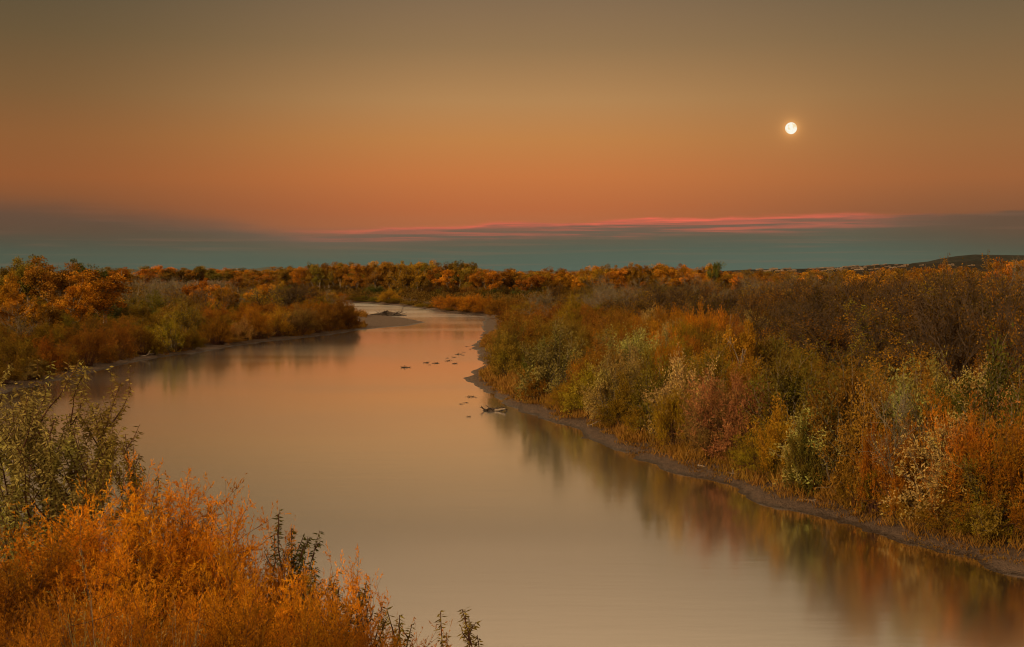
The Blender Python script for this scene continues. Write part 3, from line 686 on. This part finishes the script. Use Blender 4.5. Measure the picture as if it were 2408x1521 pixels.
for a_, lab in [((410, 1160, 13.5, 0, 4.2, 1, 'fore'), 'tall bright orange feathery bush at the middle of the near slope'),
 ((205, 1165, 12.6, 1, 4.2, 2, 'fore'), 'orange feathery bush standing in front of the tall leafy olive tree'),
 ((545, 1222, 13.2, 2, 3.3, 3, 'fore'), 'orange feathery bush with its top beside the dark upright olive shoots'),
 ((15, 1235, 11.8, 0, 3.4, 4, 'fore_shaded'), 'orange bush with painted shade at the foot of the olive tree'),
 ((675, 1345, 12.0, 1, 3.2, 5, 'fore'), 'low orange bush between the dark shoots and the thin weeds downslope'),
 ((805, 1440, 11.4, 2, 2.6, 6, 'fore'), 'small orange bush lower on the slope beside the water'),
 ((500, 1330, 9.8, 0, 2.4, 7, 'fore'), 'broad orange bush nearest the viewer in front of the others'),
 ((140, 1370, 9.2, 1, 2.6, 8, 'fore_shaded'), 'orange bush with painted shade in the lower corner of the slope'),
 ((300, 1310, 10.3, 2, 2.4, 9, 'fore'), 'orange bush in the very middle of the orange thicket on the slope'),
 ((640, 1455, 9.6, 0, 2.0, 10, 'fore_shaded'), 'orange bush with painted shade low under the dark olive shoots'),
 ((925, 1482, 11.3, 1, 1.7, 11, 'fore_shaded'), 'thin orange bush just left of the last isolated shoots')]:
    tag(saltcedar_fore(*a_), lab, 'bush', FG)
tag(saltcedar_fore(330, 1380, 8.6, 0, 2.2, 12, 'tan', True), 'half bare bush of pale tangled twigs among the orange ones', 'bush', FG)
t = olive_shoots(120, 17.5, [(60, 935, .2), (160, 975, .5), (228, 1005, .8), (20, 955, -.3), (112, 1005, -.2), (240, 1035, 0), (-30, 930, .5), (205, 1060, -.4), (-70, 1000, -.3), (75, 1040, .8), (150, 1085, .2)], 920, leafn=17, twig=1.15, cat='olive_tree', pal='silver', dens=.95, w=.025, L=.095, sub=4, t0=.25)
tag(t, 'tall grey green olive tree with many upright leafy stems over the near slope', 'tree')
tag(olive_shoots(255, 15.5, [(300, 1022, 0), (316, 1048, .2), (318, 1120, 0), (230, 1130, -.2), (280, 1100, .2)], 921, dens=1.2, twig=.5), 'leafy leaning shoots between the olive tree and the orange bush', 'shrub', FG)
tag(olive_shoots(365, 14.5, [(371, 1122, 0)], 922, dens=.5, twig=.2), 'single upright green shoot rising behind the orange bush', 'shrub', FG)
tag(olive_shoots(630, 13.5, [(652, 1212, 0), (680, 1245, .1), (705, 1262, .2), (722, 1266, .1), (748, 1252, .1), (738, 1334, 0), (712, 1315, -.1), (640, 1260, .1)], 923, pal='dkgreen', dens=.8, twig=.25), 'dark green cluster of upright shoots right of the orange bushes', 'shrub', FG)
tag(olive_shoots(700, 12.8, [(742, 1362, 0), (722, 1350, .1), (768, 1370, .1), (700, 1400, 0)], 924, dens=.9, twig=.25, pal='olive'), 'olive shoots just below the dark green cluster', 'shrub', FG)
tag(olive_shoots(820, 12.0, [(786, 1395, 0), (848, 1372, 0), (832, 1390, .1), (862, 1402, .1), (884, 1430, .1), (808, 1430, 0)], 925, dens=.8, twig=.22, pal='olive'), 'green shoots rising in the middle of the low orange growth', 'shrub', FG)
tag(olive_shoots(920, 11.5, [(910, 1440, 0), (936, 1452, 0), (965, 1478, 0), (900, 1460, .1)], 926, dens=.8, twig=.2, pal='olive'), 'short green shoots near the lower end of the slope', 'shrub', FG)
tag(olive_shoots(1060, 11.5, [(1042, 1448, 0), (1088, 1436, 0), (1108, 1462, .1), (1055, 1490, 0), (1122, 1500, 0)], 927, dens=.5, twig=.2, pal='olive'), 'isolated thin green shoots standing alone against the water', 'shrub', FG)

# ------------------------------------------------------------------ driftwood and mud lumps in the shallows
M_DRIFT = bark_mat('wet_driftwood', (.03, .02, .015), (.09, .06, .045))
M_PALEW = bark_mat('bleached_log', (.2, .15, .12), (.36, .28, .22))
def driftwood(px, py, w, seed, label, log=False, group=None, name='driftwood_snag', tall=.35):
    r = np.random.default_rng(seed); x, y = at(px, py, 0)
    root = bpy.data.objects.new(name, None); COL.objects.link(root); root.location = (x, y, -.02)
    # lumpy matted mound
    nu, nv = 22, 10; u = np.linspace(0, 2 * math.pi, nu, endpoint=False); v = np.linspace(0, 1, nv)
    U, V2 = np.meshgrid(u, v, indexing='ij')
    rr = (1 - V2 * .97) * (1 + .35 * np.sin(U * 2 + seed) + .2 * np.sin(U * 5 + seed * 2)) * w / 2
    Z = tall * w * .35 * V2 ** .8 * (1 + .5 * np.sin(U * 3 + seed)) - .05
    Pm = np.stack([rr * np.cos(U), rr * np.sin(U) * .45, Z], -1) + r.normal(size=(nu, nv, 3)) * .018 * w
    link('mud_mound', grid_mesh('mud_mound', Pm.transpose(1, 0, 2), M_DRIFT, closed=True), root)
    paths = []
    for i in range(int(10 + 8 * min(w, 3))):
        a = r.normal() * .5 + (0 if r.uniform() < .5 else math.pi)
        p0 = [r.normal() * w * .2, r.normal() * w * .08, .02 + r.uniform(0, .12) * w * tall]
        p = limb(p0, [math.cos(a), math.sin(a) * .6, r.uniform(-.05, .5)], w * r.uniform(.15, .45), 5, r, .22)
        paths.append((p, np.linspace(.03, .01, 6) * min(w, 2.5)))
    link('branch', quads_mesh('branch', tubes(paths, 4), M_DRIFT), root)
    if log:
        p = limb([w * .2, -w * .2, .10], [1, -.35, .0], w * .55, 8, r, .06)
        link('log', quads_mesh('log', tubes([(p, np.linspace(.09, .05, 9))], 8), M_PALEW), root)
    tag(root, label, 'driftwood', group)
driftwood(1153, 965, 1.6, 1, 'dark tangled snag with a pale log in the shallows off the right bank', True)
driftwood(905, 742, 7.5, 2, 'dark heap of drift branches stranded at the head of the sandbar', False, None, 'driftwood_snag', .3)
driftwood(952, 864, 1.0, 3, 'lone dark snag breaking the water at mid river', False, None, 'driftwood_snag', .25)
small = [(1103, 980, .7), (1108, 933, 1.2), (1120, 935, .5), (1070, 855, 1.3), (1066, 840, 1.0), (1088, 835, .9), (1078, 833, 1.4), (1055, 848, 1.1), (1052, 842, .7), (1026, 854, 1.5), (1003, 853, 1.4), (1011, 858, .6), (1098, 815, .9), (1105, 821, .7), (1052, 849, .9), (1095, 947, .8), (1083, 950, .7), (1125, 826, .9), (1090, 828, .8)]
SN = ['small flat snag %s' % s for s in (
 'alone below the big snag off the mud point', 'wide one just above the big snag off the bank', 'tiny dot beside the wide snag off the bank', 'near the weeds at the tip of the mud point', 'dark upright bit above the mud point weeds',
 'closest under the orange bushes at the bank', 'longest one in the trail toward mid river', 'in the middle of the trail off the mud point', 'tiny bit in the middle of the trail', 'broad low one farther out in the river',
 'outermost of the trail toward mid river', 'tiny bit just below the outermost of the trail', 'topmost of the trail near the bank', 'second from the top of the trail near the bank', 'dark bit low in the trail', 'thin bit right above the lone lower snag', 'thin bit left above the lone lower snag',
 'touching the mud under the orange bushes', 'between the longest snag and the bank bushes')]
for i, (a, b_, c) in enumerate(small):
    driftwood(a, b_, c * .55, 30 + i, SN[i], False, 'small snags trailing off the mud point', 'driftwood_snag', .3)

for i, (px, py, wd, lab) in enumerate([(1705, 1118, 1.2, 'pale bleached stick stranded on the mud, nearest the mid bank'), (1640, 1096, .9, 'thin bleached stick on the mud farther up the bank'), (1380, 1000, 1.0, 'bleached branch on the mud below the silvery shrub'),
        (1880, 1185, 1.1, 'bleached branch in the grass edge at the widest mud'), (330, 838, 1.6, 'pale branch lying on the left bank mud'), (780, 772, 1.8, 'pale stick half hidden in grass behind the sandbar')]):
    r = np.random.default_rng(300 + i); x, y = at(px, py, .25); root = None
    while signed([x], [y])[0] < .9: x, y = x * 1.004, y * 1.004
    z = gz(x, y) + .05; a = r.uniform(-.5, .5); ps = []
    p = limb([0, 0, 0], [math.cos(a), math.sin(a), .08], wd, 7, r, .18); ps.append((p, np.linspace(.05, .015, 8)))
    for k in range(3):
        q, d = sample(p, [r.uniform(.3, .8)]); ps.append((limb(q[0], d[0] + r.normal(size=3) * [.6, .6, .3] + [0, 0, .3], wd * .4, 4, r, .2), np.linspace(.022, .008, 5)))
    o = link('fallen_branch', quads_mesh('fallen_branch', tubes(ps, 5), M_PALEW)); o.location = (x, y, z); tag(o, lab, 'branch')
# ------------------------------------------------------------------ houses on the hillside
def house_mesh(seed, mat, mat2, matw):
    r = np.random.default_rng(seed)
    bxs = []
    def bx(x0, x1, y0, y1, z0, z1, mi):
        c = np.array([[x0, y0, z0], [x1, y0, z0], [x1, y1, z0], [x0, y1, z0], [x0, y0, z1], [x1, y0, z1], [x1, y1, z1], [x0, y1, z1]])
        for f in ((0, 1, 5, 4), (1, 2, 6, 5), (2, 3, 7, 6), (3, 0, 4, 7), (4, 5, 6, 7)): bxs.append((c[list(f)], mi))
    w, d, h = r.uniform(14, 24), r.uniform(10, 13), r.uniform(3.6, 4.6)
    bx(0, w, 0, d, -3, h, 0); bx(w * .55, w * .95, 1, d - 1, h + .003, h + r.uniform(2, 3), 0)
    bx(-6, -.02, 2, d - 2, -3, h - .8, 0)
    bx(-.35, w + .35, -.35, .0, h - .3, h + .35, 1); bx(-.35, w + .35, d, d + .35, h - .3, h + .35, 1)
    for k in range(4): bx(w * (.08 + .23 * k), w * (.08 + .23 * k) + 1.8, -.12, -.01, 1, 2.6, 2)
    V = np.array([q for q, _ in bxs]); me = quads_mesh('house', V, mat); me.materials.append(mat2); me.materials.append(matw)
    me.polygons.foreach_set('material_index', np.array([m for _, m in bxs], dtype=np.int32))
    return me
M_W1 = bark_mat('stucco_tan', (.17, .11, .075), (.22, .145, .10)); M_W2 = bark_mat('stucco_pale', (.27, .19, .13), (.32, .23, .165))
M_RF = bark_mat('parapet_brown', (.25, .15, .1), (.3, .19, .13)); M_GL = bark_mat('dark_window', (.03, .03, .03), (.05, .045, .04))
HM = [house_mesh(i, M_W1 if i % 2 else M_W2, M_RF, M_GL) for i in range(5)]
hr = np.random.default_rng(77)
HOUSES = []
def house(px, D):
    x = (px - 1203.5) * K * D; z = hill_z(x, D)
    for (a, b_) in HOUSES:
        if abs(a - x) < 34 and abs(b_ - D) < 34: return
    HOUSES.append((x, D))
    o = link('house', HM[int(hr.integers(5))]); o.location = (x, D, z); o.rotation_euler = (0, 0, hr.uniform(-.4, .4))
    s = hr.uniform(.6, 1.0); o.scale = (s, s, s)
    pyy = 639.6 - (z - H) / D / K
    HOUSES_INFO.append((o, px, pyy))
HOUSES_INFO = []
for px in [1758, 1780, 1795, 1812, 1822, 1838, 1862, 1900, 1925, 1938, 1950, 1985, 1998, 2010, 2055, 2075]: house(px + hr.uniform(-3, 3), hr.uniform(4800, 5150))
for i in range(46): house(hr.uniform(1770, 2120), hr.uniform(3300, 4500))
for i in range(16): house(hr.uniform(2120, 2420), hr.uniform(3500, 4400))
# labels for houses, in reading order
HOUSES_INFO.sort(key=lambda t: t[1])
ORD = ['first', 'second', 'third', 'fourth', 'fifth', 'sixth', 'seventh', 'eighth', 'ninth', 'tenth', 'eleventh', 'twelfth', 'thirteenth', 'fourteenth', 'fifteenth', 'sixteenth', 'seventeenth', 'eighteenth', 'nineteenth', 'twentieth']
def ordn(i):
    if i < 20: return ORD[i]
    tens = ['', '', 'twenty', 'thirty', 'forty', 'fifty', 'sixty', 'seventy', 'eighty', 'ninety'][(i + 1) // 10 % 10]
    u = (i + 1) % 10; hun = 'hundred and ' if i + 1 >= 100 else ''
    if (i + 1) % 100 < 20 and i + 1 >= 100: return hun + (ORD[(i + 1) % 100 - 1] if (i + 1) % 100 else 'zero')
    if u == 0: return hun + tens[:-1] + 'ieth'
    return hun + tens + '-' + ORD[u - 1]
buckets = {}
for t3 in HOUSES_INFO:
    pxx, pyy = t3[1], t3[2]
    row = 'on the hill crest' if HOUSES_INFO and t3[0].location.y > 4700 else ('halfway up the hill' if t3[0].location.y > 3900 else 'low on the hill')
    seg = 'left of the dark mountain' if pxx < 2120 else 'below the dark mountain'
    buckets.setdefault((row, seg), []).append(t3)
for (row, seg), lst in buckets.items():
    for i, t3 in enumerate(lst):
        tag(t3[0], f'tiny tan house {row} {seg}, {ordn(i)} from left', 'house', 'houses on the far hillside')

# ------------------------------------------------------------------ moon
def moon():
    D = 70000.0; px, py = 1859.5, 301.5; d = ray(px, py); d = d / np.linalg.norm(d)
    import bmesh
    bm = bmesh.new(); bmesh.ops.create_uvsphere(bm, u_segments=64, v_segments=32, radius=D * math.tan(R(.266)))
    me = bpy.data.meshes.new('moon'); bm.to_mesh(me); bm.free(); me.polygons.foreach_set('use_smooth', [True] * len(me.polygons))
    m, nt, n, l = mat_new('moonlit_surface'); b = NB(nt); tc = n.new('ShaderNodeTexCoord')
    f = b.noise(b.vm('MULTIPLY', tc.outputs['Object'], (1 / 325,) * 3), 1.1, 3, .5)
    e = b.node('ShaderNodeEmission', Color=b.mix(b.rng(f, .44, .6), (1.0, .96, .82, 1), (.96, .76, .46, 1)), Strength=1.0)
    o_ = n.new('ShaderNodeOutputMaterial'); l.new(e.outputs[0], o_.inputs[0])
    m.cycles.emission_sampling = 'NONE'
    me.materials.append(m)
    o = link('moon', me); o.location = Vector(d * D) + Vector((0, 0, H))
    tag(o, 'full cream white moon with faint grey patches in the orange sky', 'moon')
moon()

# ------------------------------------------------------------------ labels for the plants
AREA = {'right': 'right bank', 'thicket': 'dark thicket', 'left': 'left bank', 'far_bank': 'far bank', 'gallery': 'far cottonwood row', 'distant': 'distant left tree line', 'behind_thicket': 'tree line behind the thicket'}
CATG = {'saltcedar_bush': ('feathery bush', 'bush'), 'silver_shrub': ('leafy shrub', 'shrub'), 'willow_bush': ('willow bush', 'bush'), 'thicket_tree': ('twiggy tree', 'tree'), 'bare_tree': ('bare tree', 'tree'), 'cottonwood_tree': ('cottonwood', 'tree')}
SECT = {'right': [(1330, 'above the mud point'), (1560, 'behind the reflections'), (1790, 'left of the moon'), (1960, 'under the moon'), (2180, 'right of the moon'), (9999, 'under the dark mountain')],
        'left': [(200, 'above the olive tree'), (420, 'by the tallest cottonwoods'), (620, 'left of the bend'), (9999, 'beside the sandbar')],
        'gallery': [(840, 'left of the bend'), (1010, 'behind the upstream bend'), (1180, 'right of the bend'), (1400, 'above the mud point'), (1640, 'left of the moon'), (9999, 'under the moon')],
        'distant': [(400, 'left half'), (9999, 'right half')], 'far_bank': [(9999, 'below the cottonwoods')]}
SECT['thicket'] = SECT['right']; SECT['behind_thicket'] = [(2180, 'right of the moon'), (9999, 'under the dark mountain')]
SDp = signed([p['x'] for p in PLANTS], [p['y'] for p in PLANTS])
bk = {}
for p, s in zip(PLANTS, SDp):
    z = p['zone']; px = p['x'] / p['y'] / K + 1203.5
    p['band'] = ('mud edge' if s < 7 else 'second row' if s < 15 else 'third row' if s < 26 else 'midway back' if s < 50 else 'far back') if z in ('right', 'left') else ''
    p['sect'] = next(t for lim, t in SECT[z] if px < lim)
    bk.setdefault((z, p['kind'], p['pal'], p['band'], p['sect']), []).append(p)
for (z, kind, pal, band, sect), lst in bk.items():
    lst.sort(key=lambda p: p['x'] / p['y'])
    for i, p in enumerate(lst):
        nm, cat = CATG[kind]
        pre_ = 'lone' if len(lst) == 1 else f'{ordn(i)} from left'
        tag(p['o'], f"{pre_} {PAL[pal][1]} {nm}, {band + ', ' if band else ''}{AREA[z]}, {sect}", cat, f"{nm} plants of the {AREA[z]}")
print('largest label bucket', max(len(v) for v in bk.values()), 'buckets', len(bk))
cnt = {}
for p in PLANTS: cnt[p['kind']] = cnt.get(p['kind'], 0) + 1
print('plants', len(PLANTS), cnt)

# ------------------------------------------------------------------ sky (world), sun
def world():
    w = bpy.data.worlds.new('World'); scene.world = w; w.use_nodes = True; nt = w.node_tree; nt.nodes.clear(); b = NB(nt); n, l = nt.nodes, nt.links
    tc = n.new('ShaderNodeTexCoord'); d = b.vm('NORMALIZE', tc.outputs['Generated']); x, y, z = b.sep(d)
    DEG = 57.29578
    el = b.m('MULTIPLY', b.m('ARCSINE', z), DEG); az = b.m('MULTIPLY', b.m('ARCTAN2', x, y), DEG)
    u = b.m('DIVIDE', el, 30., clamp=True)
    E = lambda e: e / 30.
    ctr = b.ramp(u, [(E(0), lin(178, 100, 64)), (E(2), lin(174, 98, 64)), (E(3), lin(184, 98, 56)), (E(4.5), lin(195, 111, 57)), (E(6.2), lin(190, 123, 64)), (E(8), lin(177, 128, 77)), (E(10.5), lin(145, 111, 72)), (E(12.6), lin(129, 101, 71)), (E(14), lin(145, 116, 84)), (E(19), lin(172, 138, 100)), (1, lin(215, 172, 122))])
    lef = b.ramp(u, [(E(0), lin(120, 72, 48)), (E(2.6), lin(118, 68, 46)), (E(4.2), lin(146, 80, 40)), (E(6), lin(140, 85, 42)), (E(8), lin(122, 84, 45)), (E(10.5), lin(102, 78, 46)), (E(12.6), lin(88, 72, 48)), (E(15), lin(112, 92, 66)), (E(19), lin(150, 122, 88)), (1, lin(215, 172, 122))])
    rig = b.ramp(u, [(E(0), lin(120, 76, 52)), (E(2.6), lin(128, 74, 50)), (E(4.2), lin(154, 88, 48)), (E(6), lin(150, 96, 52)), (E(8), lin(138, 98, 56)), (E(10.5), lin(120, 92, 58)), (E(12.6), lin(104, 84, 58)), (E(15), lin(126, 104, 76)), (E(19), lin(155, 128, 94)), (1, lin(215, 172, 122))])
    sky = b.mix(b.rng(az, -1., -23.), ctr, lef); sky = b.mix(b.rng(az, 2., 23.), sky, rig)
    # cloud bank low in the east: boundary elevation by bearing
    A_ = lambda a: (a + 30) / 60.
    ua = b.m('DIVIDE', b.m('ADD', az, 30.), 60., clamp=True)
    g = lambda v: (v / 4, v / 4, v / 4)
    bd = b.ramp(ua, [(0, g(2.9)), (A_(-23), g(3.0)), (A_(-19), g(2.75)), (A_(-14), g(2.35)), (A_(-10), g(1.75)), (A_(-6.5), g(1.98)), (A_(-3), g(2.12)), (A_(2), g(2.28)), (A_(8), g(2.45)), (A_(16), g(2.62)), (A_(20), g(2.5)), (1, g(2.9))], 'B_SPLINE')
    bd = b.m('MULTIPLY', bd, 4.)
    nv = b.xyz(b.m('MULTIPLY', az, .28), b.m('MULTIPLY', el, 2.4), 0.)
    w1 = b.noise(nv, 1, 5, .55, .4); w2 = b.noise(b.xyz(b.m('MULTIPLY', az, .12), b.m('MULTIPLY', el, 5.), 3.), 1, 4, .6, .3)
    ew = b.m('ADD', el, b.m('MULTIPLY', b.m('SUBTRACT', w1, .5), .55))
    dep = b.m('SUBTRACT', bd, ew)                       # positive inside the bank
    soft = b.rng(az, -16., -4., .7, .10)
    inside = b.rng(dep, b.m('MULTIPLY', soft, -1.), soft)
    ud = b.m('DIVIDE', b.m('ADD', dep, .5), 4., clamp=True)
    bank = b.ramp(ud, [(0, lin(150, 92, 66)), (.13, lin(126, 84, 70)), (.22, lin(104, 82, 72)), (.34, lin(84, 80, 70)), (.48, lin(68, 84, 77)), (.68, lin(71, 90, 84)), (1, lin(80, 96, 88))])
    edge = b.m('MAXIMUM', b.rng(az, -8., -24.), b.rng(az, 14., 26.))
    bank = b.mix(edge, bank, b.vm('MULTIPLY', bank, (.66, .60, .60)))
    bank = b.mix(b.m('MULTIPLY', edge, b.rng(dep, 2.3, .5)), bank, lin(92, 63, 54))
    bank = b.mix(b.rng(w2, .5, .68, 0, .25), bank, lin(128, 88, 72))
    sky2 = b.mix(inside, sky, bank)
    # sunlit pink rim of the bank
    inten = b.ramp(ua, [(0, (0, 0, 0)), (A_(-11), (0, 0, 0)), (A_(-7.5), (.35,) * 3), (A_(-2), (.65,) * 3), (A_(2), (.65,) * 3), (A_(5), (1,) * 3), (A_(9), (.95,) * 3), (A_(13), (.7,) * 3), (A_(16), (.5,) * 3), (A_(17.8), (.12,) * 3), (A_(20), (0, 0, 0)), (1, (0, 0, 0))])
    rim = b.m('EXPONENT', b.m('MULTIPLY', b.m('POWER', b.m('DIVIDE', b.m('SUBTRACT', dep, .02), .085), 2.), -1.))
    rim2 = b.m('MULTIPLY', b.m('EXPONENT', b.m('MULTIPLY', b.m('POWER', b.m('DIVIDE', b.m('SUBTRACT', dep, .36), .24), 2.), -1.)), b.rng(w2, .42, .62, 0, .6))
    f = b.m('MULTIPLY', inten, b.m('ADD', b.m('MULTIPLY', rim, b.rng(w2, .36, .6, .3, 1.)), rim2), clamp=True)
    sky2 = b.mix(f, sky2, lin(235, 98, 78))
    # faint aureole about the moon
    md = ray(1859.5, 301.5); md = md / np.linalg.norm(md)
    dt = b.m('MULTIPLY', b.m('ARCCOSINE', b.m('MINIMUM', b.vm('DOT_PRODUCT', d, tuple(md)), 1.)), DEG)
    glow = b.m('ADD', b.m('MULTIPLY', b.m('EXPONENT', b.m('MULTIPLY', dt, -6.)), 1.4), b.m('MULTIPLY', b.m('EXPONENT', b.m('MULTIPLY', dt, -.9)), .05))
    sky2 = b.mix(1.0, sky2, b.vm('MULTIPLY', b.xyz(glow, glow, glow), (1., .45, .12)), 'ADD')
    # afterglow side of the sky, behind and over the viewpoint
    aaz = b.m('ABSOLUTE', az)
    west = b.ramp(b.m('DIVIDE', el, 90., clamp=True), [(0, (1.9, .98, .36)), (.1, (1.8, 1.02, .42)), (.3, (1.0, .70, .38)), (.6, (.4, .32, .22)), (1, (.25, .21, .16))])
    sky3 = b.mix(b.rng(aaz, 60., 135.), sky2, b.vm('MULTIPLY', west, (WEST,) * 3))
    sky3 = b.mix(b.m('MULTIPLY', b.rng(el, 18., 30.), b.rng(aaz, 120., 60.)), sky3, (1.0, .70, .38, 1))  # unseen bright band added high in front so the river reflects more light
    sky4 = b.mix(b.rng(el, 40., 75.), sky3, (.30, .23, .15, 1))
    low = b.mix(b.rng(el, -.3, 0.), (.05, .035, .02, 1), sky4)
    bg = b.node('ShaderNodeBackground', Color=low, Strength=1.0)
    st = n.new('ShaderNodeTexSky'); st.sky_type = 'NISHITA'; st.sun_disc = False; st.sun_elevation = R(3); st.sun_rotation = R(SUNAZ)
    bg2 = b.node('ShaderNodeBackground', Strength=.008); l.new(st.outputs[0], bg2.inputs['Color'])
    ad = n.new('ShaderNodeAddShader'); l.new(bg.outputs[0], ad.inputs[0]); l.new(bg2.outputs[0], ad.inputs[1])
    o = n.new('ShaderNodeOutputWorld'); l.new(ad.outputs[0], o.inputs[0])
    w.cycles.sampling_method = 'MANUAL'; w.cycles.sample_map_resolution = 512
WEST = .42; SUNAZ = 200
world()
sl = bpy.data.lights.new('sun', 'SUN'); sl.energy = 2.7; sl.angle = R(10); sl.color = (1, .70, .36)
so = bpy.data.objects.new('sun', sl); COL.objects.link(so)
saz, sel = R(226), R(24)
so.rotation_euler = Vector((-math.sin(saz) * math.cos(sel), -math.cos(saz) * math.cos(sel), -math.sin(sel))).to_track_quat('-Z', 'Y').to_euler()

# ------------------------------------------------------------------ haze
HAZE = 0.9e-5
if HAZE:
    import bmesh
    bm = bmesh.new(); bmesh.ops.create_cube(bm, size=1)
    me = bpy.data.meshes.new('haze'); bm.to_mesh(me); bm.free()
    m, nt, n, l = mat_new('evening_air'); b = NB(nt)
    v = n.new('ShaderNodeVolumePrincipled'); v.inputs['Density'].default_value = HAZE; v.inputs['Color'].default_value = (.35, .55, .55, 1); v.inputs['Anisotropy'].default_value = 0
    o_ = n.new('ShaderNodeOutputMaterial'); l.new(v.outputs[0], o_.inputs['Volume']); me.materials.append(m)
    o = link('haze', me); o.location = (0, 0, 240); o.scale = (64000, 64000, 490); tag(o, kind='stuff')
    o['label'] = 'thin evening haze over the river plain'; o['category'] = 'haze'

# ------------------------------------------------------------------ camera, render
cam = bpy.data.cameras.new('camera'); cam.lens = LENS; cam.sensor_width = 36; cam.clip_end = 200000; cam.clip_start = .1
co = bpy.data.objects.new('camera', cam); COL.objects.link(co); co.location = (0, 0, H); co.rotation_euler = (R(90 - TILT), 0, 0)
scene.camera = co
scene.view_settings.view_transform = 'Standard'; scene.view_settings.look = 'None'
scene.view_settings.exposure = 0; scene.view_settings.gamma = 1
c = scene.cycles
c.max_bounces = 4; c.diffuse_bounces = 1; c.glossy_bounces = 2; c.transmission_bounces = 2; c.volume_bounces = 0; c.transparent_max_bounces = 4
scene.cycles.pixel_filter_type = 'BLACKMAN_HARRIS'; c.filter_width = 1.1; c.use_denoising = True; c.use_adaptive_sampling = True; c.adaptive_threshold = .012
c.caustics_reflective = False; c.caustics_refractive = False
